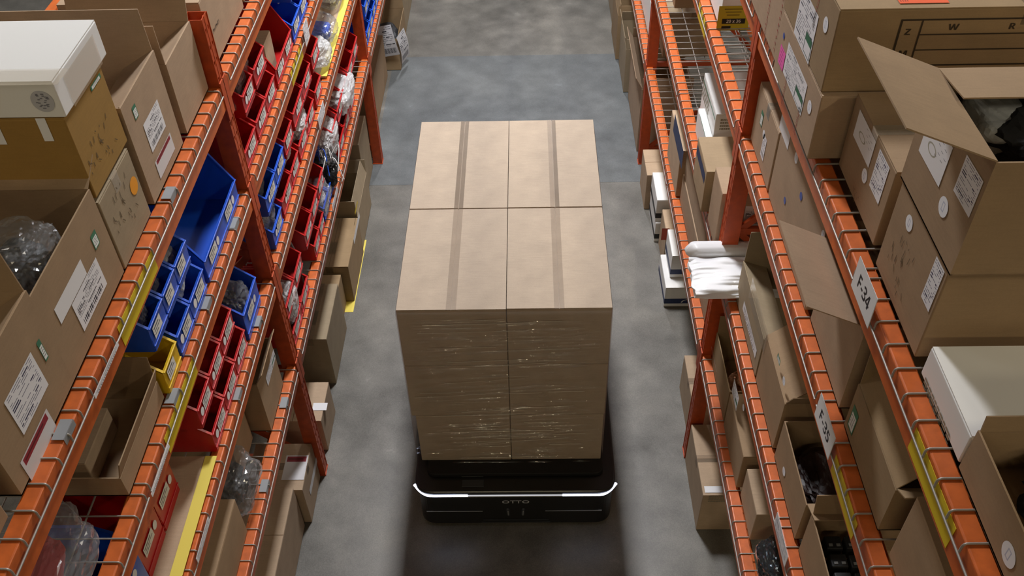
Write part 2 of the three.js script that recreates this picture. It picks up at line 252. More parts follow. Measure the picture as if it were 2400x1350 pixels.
function carton(o) {
  const { x0, x1, y0, y1, z0, z1 } = o, w = x1 - x0, h = y1 - y0, d = z1 - z0, m = o.m || K.a, s = o.s;   // s: +1 the aisle face looks to +x
  const t = thing(o.name || 'carton', o.label, o.cat || 'carton', [(x0 + x1) / 2, y0, (z0 + z1) / 2], o.group);
  const th = 0.005;
  if (o.open) {
    obj('body', uvBox(merge([bx(w, th, d, 0, th / 2, 0), bx(th, h, d, -w / 2 + th / 2, h / 2, 0), bx(th, h, d, w / 2 - th / 2, h / 2, 0), bx(w - 2 * th, h, th, 0, h / 2, -d / 2 + th / 2), bx(w - 2 * th, h, th, 0, h / 2, d / 2 - th / 2)])), m, t);
    for (const [side, ang, len, mm] of o.open) {                        // angle: 0 inward, 90 upright, 180 outward
      const a = ang * Math.PI / 180; let g;
      if (side === 'front' || side === 'back') { const q = side === 'front' ? s : -s; g = bx(len, 0.004, d - 0.008, -len / 2, 0, 0).rotateZ(-a); if (q < 0) g.rotateY(Math.PI); g.translate(q * (w / 2 - 0.004), h + 0.001, 0); }
      else { const q = side === 'near' ? 1 : -1; g = bx(w - 0.008, 0.004, len, 0, 0, -len / 2).rotateX(a); if (q < 0) g.rotateY(Math.PI); g.translate(0, h + 0.001, q * (d / 2 - 0.004)); }
      obj('flap', uvBox(g), mm || m, t);
    }
  } else {
    const ft = 0.004;
    obj('body', uvBox(rbx(w, h - ft, d, 0, (h - ft) / 2, 0, 0.005)), m, t);
    if (o.seam === 'none') obj('lid', uvBox(bx(w - 0.004, ft, d - 0.004, 0, h - ft / 2, 0)), m, t);
    else if (o.seam === 'x') for (const q of [-1, 1]) obj('flap', uvBox(bx(w - 0.003, ft, d / 2 - 0.003, 0, h - ft / 2, q * (d / 4 + 0.0005))), m, t);
    else for (const q of [-1, 1]) obj('flap', uvBox(bx(w / 2 - 0.003, ft, d - 0.003, q * (w / 4 + 0.0005), h - ft / 2, 0)), m, t);
    if (o.tape !== false) {
      const tw = 0.052, tt = 0.0008, dr = o.drop ?? Math.min(0.06, h * 0.3), tm = o.tape || M.tape;
      const g = o.seam === 'x' ? [bx(w + tt * 2, tt, tw, 0, h + tt / 2, 0), bx(tt, dr, tw, w / 2 + tt / 2, h - dr / 2, 0), bx(tt, dr, tw, -w / 2 - tt / 2, h - dr / 2, 0)] : [bx(tw, tt, d + tt * 2, 0, h + tt / 2, 0), bx(tw, dr, tt, 0, h - dr / 2, d / 2 + tt / 2), bx(tw, dr, tt, 0, h - dr / 2, -d / 2 - tt / 2)];
      obj('packing_tape', merge(g), tm, t);
    }
  }
  const P = { xf: s > 0 ? x1 : x0, s, y1, z1 };
  for (const [face, mm, a, b] of o.marks || []) mark(t, face, mm, a, b, P);
  return t;
}
// carton standing on a shelf: near and far top corners of its aisle face are given as pixels
function shelfCarton(s, base, xf, n, f, depth, o) {
  const N = PX(n, xf), Q = PX(f, xf);
  return carton({ s, x0: s > 0 ? xf - depth : xf, x1: s > 0 ? xf : xf + depth, y0: base, y1: o.top ?? (N.y + Q.y) / 2, z0: Math.min(N.z, Q.z), z1: Math.max(N.z, Q.z), ...o });
}
const EPS = 0.0085;

// ---------------------------------------------------------------- transport robot and its load
const font = await new FontLoader().loadAsync('fonts/droid/droid_sans_regular.typeface.json');
{
  const t = thing('transport_robot', 'low black mobile robot with white light bar carrying wrapped cartons', 'robot', [-0.1, 0, -4.04]);
  const plan = (w, l, rf, rb) => { const s = new THREE.Shape(), x = w / 2, y = l / 2; s.moveTo(-x, -y + rf); s.quadraticCurveTo(-x, -y, -x + rf, -y); s.lineTo(x - rf, -y); s.quadraticCurveTo(x, -y, x, -y + rf); s.lineTo(x, y - rb); s.quadraticCurveTo(x, y, x - rb, y); s.lineTo(-x + rb, y); s.quadraticCurveTo(-x, y, -x, y - rb); return s; };
  const slab = (w, l, rf, h, y, bev) => new THREE.ExtrudeGeometry(plan(w, l, rf, rf), { depth: h - 2 * bev, bevelEnabled: bev > 0, bevelSize: bev, bevelThickness: bev, bevelOffset: -bev, bevelSegments: 3, curveSegments: 10 }).rotateX(Math.PI / 2).translate(0, y + h - bev, 0);
  obj('chassis', slab(1.17, 1.80, 0.11, 0.285, 0.025, 0.006), M.black, t);
  obj('upper_shell', slab(1.2, 1.82, 0.12, 0.05, 0.325, 0.014), M.black, t);
  obj('lift_platform', slab(1.05, 1.60, 0.05, 0.028, 0.374, 0.004), M.blackMatt, t);
  const bar = [], gl = std({ color: 0xffffff, emissive: 0xdfe6ff, emissiveIntensity: 5.5 });
  const zf = 0.905;
  for (let i = 0; i <= 30; i++) { const u = i / 30, x = -0.602 + 1.204 * u, e = Math.max(0, Math.abs(x) - 0.5) / 0.102; bar.push([x, 0.340 + 0.012 * e * e, zf + 0.004 - 0.07 * e * e]); }
  const dim = std({ color: 0xd8dce4, emissive: 0xe6eaf4, emissiveIntensity: 0.55 }), lb = obj('light_bar', tube(bar.slice(0, 9), 0.008, 30, 8), gl, t); obj('light_segment', tube(bar.slice(22), 0.008, 30, 8), gl, lb); obj('light_segment', tube(bar.slice(8, 23), 0.0062, 30, 8), dim, lb);
  for (const [x, w] of [[-0.4, 0.34], [0.4, 0.34]]) { const l = new THREE.RectAreaLight(0xdde4ff, 5, w, 0.016); l.position.set(-0.1 + x, 0.334, -4.04 + zf + 0.022); l.lookAt(-0.1 + x, 0.30, 0); scene.add(l); }
  const tg = new TextGeometry('OTTO', { font, size: 0.026, depth: 0.002, curveSegments: 6 }); tg.computeBoundingBox(); const bw = tg.boundingBox.max.x; tg.scale(0.165 / bw, 1, 1).translate(-0.0825, 0.245, 0.9005);
  obj('logo', tg, std({ color: 0xb9bcc0, roughness: 0.4 }), t).userData.label = 'pale OTTO lettering';
  for (const s of [-1, 1]) {
    const g = new THREE.CapsuleGeometry(0.012, 0.055, 4, 10).rotateZ(s * -0.06).translate(s * 0.045, 0.150, 0.897); const c = obj('sensor', g, M.vent, t); obj('lens', new THREE.CapsuleGeometry(0.005, 0.04, 3, 8).rotateZ(s * -0.06).translate(s * 0.045, 0.148, 0.906), M.steel, c);
    obj('bumper_seam', bx(0.34, 0.004, 0.006, s * 0.36 - 0.01, 0.160, 0.9), M.grey, t);
  }
  obj('scanner_slot', merge([bx(0.40, 0.006, 0.008, 0, 0.065, 0.9), bx(0.42, 0.006, 0.008, 0, 0.042, 0.9)]), M.vent, t);
  for (const [x, z, w, l] of [[-0.255, 0.775, 0.13, 0.055], [-0.25, 0.85, 0.13, 0.05], [0.255, 0.79, 0.14, 0.012]]) obj('deck_panel', rbx(w, 0.006, l, x, 0.3765, z, 0.002), M.vent, t);
}
const LX0 = -0.685, LX1 = 0.42, LZ1 = -3.335, LZ0 = -5.06, LY0 = 0.403, LY1 = 1.685;
{
  const mx = (LX0 + LX1) / 2 + 0.012, mz = -4.16, lh = (LY1 - LY0) / 3, layer = ['bottom', 'middle', 'top'];
  const q = rng(77);
  for (let k = 0; k < 3; k++) for (const [i, xa, xb] of [[0, LX0, mx], [1, mx, LX1]]) for (const [j, za, zb] of [[0, mz, LZ1], [1, LZ0, mz]]) {
    const ins = k === 0 ? 0.022 : k === 1 ? 0.004 : 0, xo = k === 0 && i === 0 ? ins : 0;
    carton({ s: 1, name: 'shipping_carton', label: `plain kraft carton in the ${layer[k]} layer of the film wrapped load`, cat: 'carton', group: 'cartons of the wrapped load on the robot', m: K.n, x0: xa + xo + 0.001, x1: xb - 0.001 - (k === 0 && i === 1 ? 0.004 : 0), y0: LY0 + lh * k, y1: LY0 + lh * (k + 1) - 0.0015, z0: za + 0.003, z1: zb - 0.003 - q() * 0.004, tape: k === 2 ? M.tape : false, drop: 0.004 });
  }
  const t = thing('stretch_film', 'clear wrinkled stretch film around the carton load on the robot', 'film', [(LX0 + LX1) / 2, LY0 - 0.02, (LZ0 + LZ1) / 2]);
  const ox = t.position.x, oy = t.position.y, oz = t.position.z, hF = LY1 - LY0 + 0.012;
  const sheet = (w, nx, ny, seed, amp = 1) => { const g = new THREE.PlaneGeometry(w, hF, nx, ny), p = g.attributes.position; for (let i = 0; i < p.count; i++) { const x = p.getX(i), y = p.getY(i); p.setZ(i, amp * 0.005 + amp * 0.0022 * (1 + noise.noise(x * 2.2 + seed, (y - x * 0.09) * 26, seed))); } g.computeVertexNormals(); return g; };
  const fr = sheet(LX1 - LX0 + 0.003, 60, 240, 1).translate(0, hF / 2, LZ1 - oz), bk = sheet(LX1 - LX0 + 0.012, 10, 30, 2).rotateY(Math.PI).translate(0, hF / 2, LZ0 - oz);
  const lf = sheet(LZ1 - LZ0 + 0.012, 30, 60, 3, 0.25).rotateY(-Math.PI / 2).translate(LX0 - ox, hF / 2, 0), rt = sheet(LZ1 - LZ0 + 0.012, 30, 60, 4, 0.25).rotateY(Math.PI / 2).translate(LX1 - ox, hF / 2, 0);
  obj('film_sheet', merge([fr, bk, lf, rt]), M.film, t);
  const folds = [], r = rng(303);
  const fold = (x, y, l, sl, rad) => {                                   // a shallow raised pleat of film that runs out at both ends
    const n = Math.max(6, Math.round(l / 0.02)), K8 = 10, g = new THREE.PlaneGeometry(1, 1, n, K8), p = g.attributes.position, ph = r() * 6;
    for (let k = 0; k <= K8; k++) for (let i = 0; i <= n; i++) { const u = i / n, a = (k / K8 - 0.5) * 2.2, e = rad * 11 * Math.pow(Math.sin(Math.PI * Math.min(0.995, Math.max(0.005, u))), 0.35); p.setXYZ(k * (n + 1) + i, x + l * u, y + sl * l * u + 0.0006 * Math.sin(ph + u * 9) - e * Math.sin(a), LZ1 - oz + 0.0092 + e * (Math.cos(a) - 0.4536)); }
    g.computeVertexNormals(); folds.push(g);
  };
  const W = LX1 - LX0;
  for (let i = 0; i < 260; i++) { const l = 0.04 + r() * r() * 0.40, x = -W / 2 + 0.03 + r() * (W - 0.06 - l), y = 0.05 + r() * (hF - 0.12); fold(x, y, l, -0.01 + r() * 0.10, 0.0006 + r() * 0.0008); }
  for (const [x, y, l, sl] of [[-0.38, 0.24, 0.9, 0.10], [-0.2, 0.42, 0.62, 0.09], [-0.45, 0.36, 0.8, 0.04], [-0.5, 0.30, 0.75, -0.02], [-0.5, 1.22, 0.9, 0.0], [-0.45, 1.235, 0.4, -0.01], [-0.4, 0.98, 0.9, 0.05], [-0.1, 0.66, 0.62, 0.07], [-0.52, 0.86, 0.5, 0.01]]) fold(x, y, l, sl, 0.0012);
  for (let i = 0; i < 14; i++) { const x = -W / 2 + 0.03 + r() * (W - 0.2); fold(x, 0.0 + r() * 0.018, 0.08 + r() * 0.1, (r() - 0.5) * 0.1, 0.0018); }
  for (let i = 0; i < 34; i++) {                                          // gathered film strands, coloured pale to stand in for glint streaks
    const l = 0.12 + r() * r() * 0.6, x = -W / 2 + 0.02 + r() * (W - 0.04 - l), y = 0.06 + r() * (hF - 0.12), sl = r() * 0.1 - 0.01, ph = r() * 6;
    obj('film_glint_strand', tube([0, 0.2, 0.4, 0.6, 0.8, 1].map((u) => [x + l * u, y + sl * l * u + 0.0012 * Math.sin(ph + u * 7), LZ1 - oz + 0.0105]), 0.0007 + r() * 0.0006, 20, 6), M.glintStrand, t);
  }
  const fo = obj('film_folds', merge(folds), M.fold, t); fo.userData.kind = 'stuff';
}

// ---------------------------------------------------------------- parts bins (left rack)
const shelfName = { A: 'top', B: 'third', C: 'second', D: 'lowest' };
function binGeo(W, D, Hb, lip) {
  const t = 0.004, sl = Math.min(0.11, D * 0.4), s = new THREE.Shape([[-D, 0], [0, 0], [0.006, lip], [-sl, Hb], [-D, Hb]].map((p) => new THREE.Vector2(...p)));
  const g = [];
  for (const q of [-1, 1]) {
    g.push(new THREE.ExtrudeGeometry(s, { depth: t, bevelEnabled: false }).translate(0, 0, q > 0 ? W / 2 - t : -W / 2));
    const l = Math.hypot(sl + 0.006, Hb - lip), f = bx(l, 0.006, 0.011).rotateZ(Math.atan2(Hb - lip, -(sl + 0.006))).translate((0.006 - sl) / 2, (lip + Hb) / 2, q * (W / 2 - 0.0055)); g.push(f);
    g.push(bx(D - sl, 0.006, 0.011, -(D + sl) / 2, Hb - 0.001, q * (W / 2 - 0.0055)));
  }
  g.push(bx(D, t, W - 2 * t, -D / 2, t / 2, 0), bx(t, Hb, W - 2 * t, -D + t / 2, Hb / 2, 0));
  g.push(bx(t, lip, W - 2 * t, 0.002, lip / 2, 0).applyMatrix4(new THREE.Matrix4().makeShear(0.05, 0, 0, 0, 0, 0)));
  g.push(rbx(0.009, 0.007, W, 0.0085, lip, 0, 0.003), rbx(0.007, 0.006, W, 0.0055, lip * 0.24, 0, 0.002));
  return merge(g);
}
const binCache = {}, cardCache = {};
function bin(level, tier, za, zb, col, o = {}) {
  const W = Math.abs(za - zb) - 0.006, D = o.D || 0.32, Hb = o.H || 0.205, lip = o.lip || 0.112, y = LV[level] + EPS + tier * 0.209, xf = o.xf || -1.362;
  const colName = o.cn || { red: 'red', blue: 'blue', yellowbin: 'yellow' }[col];
  const lab = o.label || `${colName} hopper bin in ${o.H ? 'single' : tier ? 'upper' : 'lower'} tier, ${shelfName[level]} bin rack shelf, ${za > -3.56 ? 'wide blue bin bay' : za > -6.98 ? 'red bin bay' : 'end bay'}`;
  const t = thing('hopper_bin', lab, 'parts bin', [xf, y, (za + zb) / 2], `${colName} hopper bins on the ${shelfName[level]} bin shelf`);
  const key = [W.toFixed(3), D, Hb, lip].join();
  obj('bin_body', binCache[key] ||= binGeo(W, D, Hb, lip), M[col], t);
  const n = o.cards || 1;
  for (let i = 0; i < n; i++) {
    const cw = Math.min(0.105, W / n * 0.5), cz = (i - (n - 1) / 2) * (W / n) + (o.flip ? -1 : 1) * W / n * 0.1;
    obj('label_card', cardCache[cw.toFixed(3)] ||= new THREE.PlaneGeometry(cw, 0.052).rotateY(Math.PI / 2), L.small, t).position.set(0.0085, lip * 0.62, cz);
    if (o.oval !== false && W / n > 0.14) obj('round_sticker', ovalG, M.paper, t).position.set(0.0088, lip * 0.62, cz - (o.flip ? -1 : 1) * (cw / 2 + 0.026));
  }
  return t;
}
const ovalG = new THREE.CircleGeometry(0.021, 14).scale(0.85, 1, 1).rotateY(Math.PI / 2);
const row = (level, tier, zs, col, o) => { for (let i = 0; i + 1 < zs.length; i++) bin(level, tier, zs[i], zs[i + 1], col, o); };
// third shelf (B)
row('B', 0, [-6.3, -6.08, -5.86], 'red'); row('B', 1, [-6.2, -5.98, -5.78], 'red');
row('B', 0, [-5.84, -5.62, -5.40], 'red', { D: 0.34 }); row('B', 1, [-5.76, -5.56], 'red');
row('B', 0, [-5.37, -5.14, -4.90], 'blue'); row('B', 1, [-5.42, -5.2, -5.0], 'blue');
bin('B', 0, -4.87, -4.41, 'red', { H: 0.31, lip: 0.112, D: 0.42, cards: 2, label: 'wide red hopper bin holding a small kraft box on third shelf' }); row('B', 1, [-4.30, -4.05], 'red', { flip: true });
row('B', 0, [-4.37, -4.13, -3.90], 'red', { flip: true }); row('B', 1, [-4.02, -3.80], 'red', { flip: true });
row('B', 0, [-3.88, -3.64], 'red', { flip: true });
bin('B', 0, -3.44, -2.86, 'blue', { D: 0.5, H: 0.31, lip: 0.115, cards: 2, label: 'wide deep blue hopper bin beside the rack post on the third shelf' });
row('B', 1, [-2.77, -2.60, -2.44, -2.27], 'blue', { oval: false }); row('B', 0, [-2.83, -2.62, -2.43], 'blue', { flip: true });
bin('B', 0, -2.42, -2.25, 'yellowbin', { oval: false, label: 'yellow plastic bin with white card between blue bins and a low tray' });
// second shelf (C)
row('C', 1, [-5.45, -5.20], 'red'); row('C', 0, [-5.35, -5.12], 'red');
row('C', 1, [-5.14, -4.85, -4.55], 'red', { flip: true }); row('C', 0, [-5.06, -4.80, -4.53], 'red', { flip: true });
row('C', 1, [-4.50, -4.27], 'red'); row('C', 0, [-4.50, -4.27, -4.0], 'red', { flip: true });
row('C', 1, [-4.24, -4.0, -3.76], 'blue', { flip: true }); row('C', 0, [-3.97, -3.74], 'blue', { flip: true });
bin('C', 0, -3.35, -3.07, 'blue', { H: 0.26, lip: 0.165, D: 0.42, label: 'blue hopper bin with dark bag beside the rack post' });
row('C', 1, [-2.97, -2.76, -2.56, -2.37], 'red', { flip: true }); row('C', 0, [-3.04, -2.83, -2.62, -2.41], 'red', { flip: true });
row('C', 0, [-2.22, -2.01, -1.80], 'red', { H: 0.33, lip: 0.23, xf: -1.47 }); row('C', 0, [-1.77, -1.52], 'blue', { H: 0.45, lip: 0.38, xf: -1.44 });
// lowest shelf (D)
for (let i = 0; i < 9; i++) { const z = -8.75 + i * 0.2; bin('D', 0, z, z + 0.19, 'blue', { D: 0.26 }); if (i < 8) bin('D', 1, z - 0.05, z + 0.14, 'blue', { D: 0.26 }); }
row('D', 1, [-6.72, -6.45, -6.17], 'red'); row('D', 1, [-6.15, -5.89, -5.62], 'red', { flip: true }); row('D', 0, [-6.3, -6.02, -5.75, -5.48], 'red', { flip: true });
row('D', 1, [-5.6, -5.36], 'red'); row('D', 0, [-5.22, -4.99, -4.78], 'blue'); row('D', 1, [-4.96, -4.73], 'red');
row('D', 1, [-4.72, -4.49, -4.26], 'red'); row('D', 0, [-4.76, -4.58, -4.40], 'red');
row('D', 1, [-4.12, -3.88, -3.64], 'red'); row('D', 0, [-4.14, -3.90, -3.64], 'red');

// ---------------------------------------------------------------- bags and loose goods
function bagGeo(sx, sy, sz, seed, rough = 1) {
  const g = new THREE.IcosahedronGeometry(1, 14), p = g.attributes.position, v = new THREE.Vector3();
  for (let i = 0; i < p.count; i++) {
    v.fromBufferAttribute(p, i); const a = v.clone();
    let k = 1 + 0.22 * noise.noise(a.x * 1.4 + seed, a.y * 1.4, a.z * 1.4) + rough * 0.11 * (1 - 2 * Math.abs(noise.noise(a.x * 3.2, a.y * 3.2 + seed, a.z * 3.2))) + rough * 0.05 * (1 - 2 * Math.abs(noise.noise(a.x * 7, a.y * 7, a.z * 7 + seed)));
    const q = (c) => Math.sign(c) * Math.pow(Math.abs(c), 0.75);
    p.setXYZ(i, q(v.x) * k * sx / 2, q(v.y) * k * sy / 2, q(v.z) * k * sz / 2);
  }
  g.computeVertexNormals(); g.computeBoundingBox(); return g.translate(0, -g.boundingBox.min.y, 0);
}
function bag(pos, size, seed, m, label, o = {}) {
  const t = thing(o.name || 'plastic_bag', label, o.cat || 'bag', pos, o.group); const b = obj('bag_skin', bagGeo(...size, seed, o.rough ?? 1), m, t); if (o.ry) t.rotation.y = o.ry; if (o.rz) b.rotation.z = o.rz;
  if (o.inner) obj('contents', bagGeo(size[0] * 0.62, size[1] * 0.7, size[2] * 0.62, seed + 9, 0.6).translate(0, size[1] * 0.08, 0), o.inner, t);
  if (o.paper) obj('paper_slip', new THREE.PlaneGeometry(o.paper[0], o.paper[1]).rotateX(-1.0).rotateY(Math.PI / 2).translate(size[0] * 0.42, size[1] * 0.62, 0), M.paper, t);
  return t;
}
const onB = LV.B + EPS, onC = LV.C + EPS, onD = LV.D + EPS, onA = LV.A + EPS;
const far = (p, x) => PX(p, x);
bag([-1.45, onB + 0.2, -3.97], [0.13, 0.2, 0.36], 3, M.bag, 'long clear bag slumped over red bins on third shelf');
carton({ s: 1, name: 'small_carton', label: 'small kraft box standing in a red bin on third shelf', x0: -1.55, x1: -1.40, y0: onB + 0.014, y1: onB + 0.24, z0: -4.62, z1: -4.45, m: K.d, seam: 'none', tape: false });
{ const t = thing('paper_sheet', 'white paper sheet standing in an upper blue bin', 'paper', [-1.44, onB + 0.30, -5.1]); obj('sheet', new THREE.PlaneGeometry(0.16, 0.22, 6, 6).rotateX(-0.3).rotateY(1.2), std({ color: 0xe8e8ea, roughness: 0.7, side: THREE.DoubleSide }), t); }
bag([-1.52, onB + 0.02, -2.74], [0.22, 0.30, 0.20], 8, M.milky, 'milky plastic bag in a blue bin beside the wide bin');
bag([-1.50, onB + 0.23, -2.53], [0.18, 0.16, 0.12], 18, M.bag, 'clear plastic bag in an upper blue bin', { inner: M.blue });
bag([-1.49, onB + 0.23, -2.35], [0.18, 0.15, 0.12], 28, M.bag, 'clear bag of small parts in the nearer upper blue bin', { inner: M.grey });
// second shelf, beyond the red bins: cardboard liner with yellow tape edge and bags on it
function liner(y, za, zb, label) { const t = thing('shelf_liner', label, 'shelf liner', [XL - 0.2, y, (za + zb) / 2]); obj('board', uvBox(bx(0.36, 0.012, za - zb, 0.0, 0.006, 0)), K.d, t); obj('tape_edge', merge([bx(0.05, 0.002, za - zb, 0.165, 0.0135, 0), bx(0.002, 0.014, za - zb, 0.181, 0.007, 0)]), M.yellowTape, t).userData.label = 'yellow tape edge'; }
liner(onC, -5.5, -8.3, 'kraft shelf liner with yellow taped edge under clear bags'); liner(onC, -1.1, -2.38, 'kraft shelf liner with yellow taped edge beside red bins');
bag([-1.48, onC + 0.013, -6.6], [0.22, 0.26, 0.5], 41, M.bag, 'large clear bag of white goods on the yellow edged liner', { inner: M.white });
bag([-1.46, onC + 0.013, -5.98], [0.22, 0.16, 0.26], 42, M.bag, 'clear bag with dark blue part on the liner', { inner: M.blue });
bag([-1.45, onC + 0.013, -5.64], [0.2, 0.16, 0.24], 43, M.milky, 'milky bag at the end of the liner beside red bins');
bag([-1.56, onC + 0.013, -7.2], [0.24, 0.3, 0.3], 44, M.charcoal, 'black bagged part behind clear bag on liner', { rough: 0.5 });
bag([-1.46, onC + 0.10, -4.39], [0.16, 0.13, 0.15], 45, M.milky, 'bag of small white parts in a red bin on second shelf', { inner: M.dotRed });
bag([-1.47, onC + 0.02, -4.8], [0.2, 0.15, 0.3], 46, M.milky, 'cloudy bag lying in a lower red bin');
bag([-1.46, onC + 0.02, -3.86], [0.18, 0.16, 0.16], 47, M.bag, 'shiny clear bag in a lower blue bin', { inner: M.grey });
bag([-1.48, onC + 0.23, -3.87], [0.17, 0.12, 0.18], 48, M.bag, 'clear bag of dark clips in an upper blue bin', { inner: M.charcoal });
bag([-1.5, onC + 0.02, -3.2], [0.24, 0.2, 0.2], 49, M.bag, 'dark cable bag in the blue bin beside post', { inner: M.blackMatt });
// lowest shelf
bag([-1.41, onD + 0.14, -6.0], [0.2, 0.18, 0.42], 51, M.milky, 'cloudy bag hanging out of red bins on lowest shelf', { inner: M.white });
bag([-1.43, onD + 0.1, -5.42], [0.17, 0.22, 0.32], 52, M.milky, 'long whitish bag over a lower red bin');
bag([-1.43, onD + 0.02, -4.88], [0.2, 0.22, 0.24], 53, M.bag, 'clear bag with white part in a lower blue bin', { inner: M.white });
bag([-1.42, onD + 0.05, -3.82], [0.13, 0.24, 0.2], 54, M.milky, 'white bag standing in red bin beside the rack post', { inner: M.white });
{ // cable bundle
  const t = thing('cable_bundle', 'tangle of white and blue cables over bins on lowest shelf', 'cables', [-1.43, onD + 0.12, -5.2]); const q = rng(31);
  obj('sack', bagGeo(0.22, 0.22, 0.26, 61, 0.8).translate(0, -0.1, 0), M.blackMatt, t);
  for (let i = 0; i < 16; i++) { const a = [(q() - 0.5) * 0.16, 0.06 + q() * 0.06, (q() - 0.5) * 0.2], b = [a[0] + (q() - 0.3) * 0.14, 0.13 + q() * 0.08, a[2] + (q() - 0.5) * 0.14], c = [b[0] + (q() - 0.3) * 0.1, 0.04 + q() * 0.06, b[2] + (q() - 0.2) * 0.2]; obj('cable', tube([a, b, c], 0.0035, 14, 5), i % 3 ? M.white : M.blue, t); }
}
{ const t = thing('metal_plate', 'grey metal plate standing between red bins on lowest shelf', 'plate', [-1.42, onD, -4.2]); obj('sheet', rbx(0.01, 0.3, 0.16, 0, 0.15, 0, 0.003).rotateY(0.5), M.grey, t); }

// ---------------------------------------------------------------- left rack, top shelf cartons
const lc = (lv, n, f, d, o) => shelfCarton(1, LV[lv] + EPS, o.xf || -1.38, n, f, d, o);
carton({ s: 1, label: 'scuffed kraft carton at the end of top shelf beside the pouch carton', x0: -1.95, x1: -1.39, y0: onA, y1: onA + 0.36, z0: -1.36, z1: -0.9, m: K.b });
lc('A', [-92, 947], [63, 683], 0.6, { label: 'open kraft carton with list label, green sticker and red document pouch', m: K.b, open: [['far', 84, 0.2], ['front', -35, 0.14]], marks: [['front', L.list, [70, 825], [55, 1020]], ['front', L.greenTag, [90, 793], [107, 848]], ['front', L.pouch, [107, 957], [83, 1142]]] });
lc('A', [66, 690], [213, 450], 0.56, { label: 'open kraft carton with clear bag of parts hanging out of it', m: K.b, open: [['far', 150, 0.12]], marks: [['front', M.paper, [187, 607], [143, 760]], ['front', L.ship, [223, 603], [197, 777]], ['front', L.greenTag, [222, 562], { w: 0.04, h: 0.055 }]] });
bag([-1.50, onA + 0.22, -2.03], [0.2, 0.17, 0.24], 5, M.bag, 'clear bag with grey part in an open carton on top shelf', { inner: M.charcoal });
const a3 = lc('A', [232, 480], [297, 343], 0.7, { label: 'kraft carton with round orange sticker under a taped brown carton', m: K.g, seam: 'x', tape: M.clearTape, marks: [['front', M.dotOrange, [313, 435], { w: 0.065, h: 0.065 }], ['front', L.scribble, [290, 480], { w: 0.2, h: 0.18 }]] });
const topA3 = onA + 0.295;
carton({ s: 1, label: 'brown carton with yellowed tape between white carton and stickered carton', x0: -2.2, x1: -1.385, y0: topA3 + 0.002, y1: onA + 0.60, z0: -2.67, z1: -2.345, m: kraft(0xa5803f), marks: [['cam', M.paper, [82, 277], [128, 330]], ['cam', M.paper, [-30, 280], [18, 338]], ['front', L.greenTag, [232, 170], [214, 215]], ['front', L.scribble, [250, 250], [225, 430]]] });
carton({ s: 1, label: 'white taped carton on top of a brown carton', x0: -2.15, x1: -1.375, y0: onA + 0.602, y1: onA + 0.725, z0: -2.72, z1: -2.345, m: M.white, seam: 'none', tape: false, marks: [['cam', L.stickerRound, [62, 212], [138, 262]], ['front', M.clearTape, [215, 80], [175, 250]], ['top', M.clearTape, [-20, 165], [135, 200]]] });
lc('A', [282, 255], [360, 117], 0.95, { label: 'open kraft carton with white label and red pouch beside a white carton', m: K.a, open: [['far', 86, 0.17], ['front', -30, 0.15]], marks: [['front', L.ship, [367, 232], [357, 358]], ['front', L.pouch, [397, 310], [376, 420]], ['front', L.greenTag, [316, 262], { w: 0.035, h: 0.05 }]] });
lc('A', [390, 155], [443, 46], 0.5, { label: 'open empty kraft carton beside the top of the rack post', m: K.a, open: [['near', 92, 0.16], ['front', -35, 0.13], ['far', 110, 0.1]] });
carton({ s: 1, label: 'kraft carton with EW written in black marker behind the rack post', x0: -2.0, x1: -1.39, y0: onA, y1: onA + 0.31, z0: -4.25, z1: -3.67, m: K.a, marks: [['front', L.marker, [522, 38], [485, 95]]] });
carton({ s: 1, label: 'plain kraft carton past the marker lettered carton on top shelf', x0: -2.0, x1: -1.4, y0: onA, y1: onA + 0.35, z0: -4.95, z1: -4.3, m: K.b });

// ---------------------------------------------------------------- left rack, lower shelves and floor
carton({ s: 1, name: 'low_tray', label: 'low open kraft tray with flap up beside yellow bin', cat: 'carton', x0: -1.85, x1: -1.375, y0: onB, y1: onB + 0.1, z0: -2.23, z1: -1.80, m: K.b, open: [['front', 105, 0.07], ['far', 95, 0.12]] });
carton({ s: 1, name: 'small_carton', label: 'smaller kraft carton sitting inside the low tray', x0: -1.78, x1: -1.5, y0: onB + 0.007, y1: onB + 0.13, z0: -2.08, z1: -1.84, m: K.d, tape: false });
bag([-1.56, onB, -1.42], [0.34, 0.2, 0.5], 71, M.bag, 'big clear bag with red print on third shelf', { inner: M.dotRed, rough: 0.6 });
lc('D', [603, 905], [632, 790], 0.45, { label: 'open kraft carton with white and green label on lowest shelf beside post', m: K.b, open: [['front', 120, 0.08]], marks: [['front', L.grn, [640, 818], [628, 905]]] });
carton({ s: 1, label: 'kraft carton beside the empty part of lowest shelf', x0: -1.85, x1: -1.47, y0: onD, y1: onD + 0.3, z0: -3.0, z1: -2.74, m: K.b });
bag([-1.49, onD, -2.62], [0.26, 0.26, 0.3], 81, M.bag, 'clear bag holding a dark grey box on lowest shelf', { inner: M.charcoal });
bag([-1.52, onD, -2.28], [0.2, 0.24, 0.2], 82, M.whiteBag, 'white bag squeezed between kraft carton and bagged box');
carton({ s: 1, label: 'kraft carton with thin lid standing beside white bag on lowest shelf', x0: -1.75, x1: -1.38, y0: onD, y1: onD + 0.27, z0: -2.44, z1: -1.9, m: K.b, xf: -1.4 });
carton({ s: 1, label: 'tall kraft carton with pale top on the floor under bin rack', x0: -1.62, x1: -1.38, y0: 0.002, y1: 0.46, z0: -4.85, z1: -4.30, m: K.g });
carton({ s: 1, label: 'kraft carton with small white label on floor behind rack post', x0: -1.72, x1: -1.35, y0: 0.002, y1: 0.31, z0: -4.05, z1: -3.72, m: K.d, tape: false, marks: [['top', M.paper, [735, 945], [765, 962]]] });
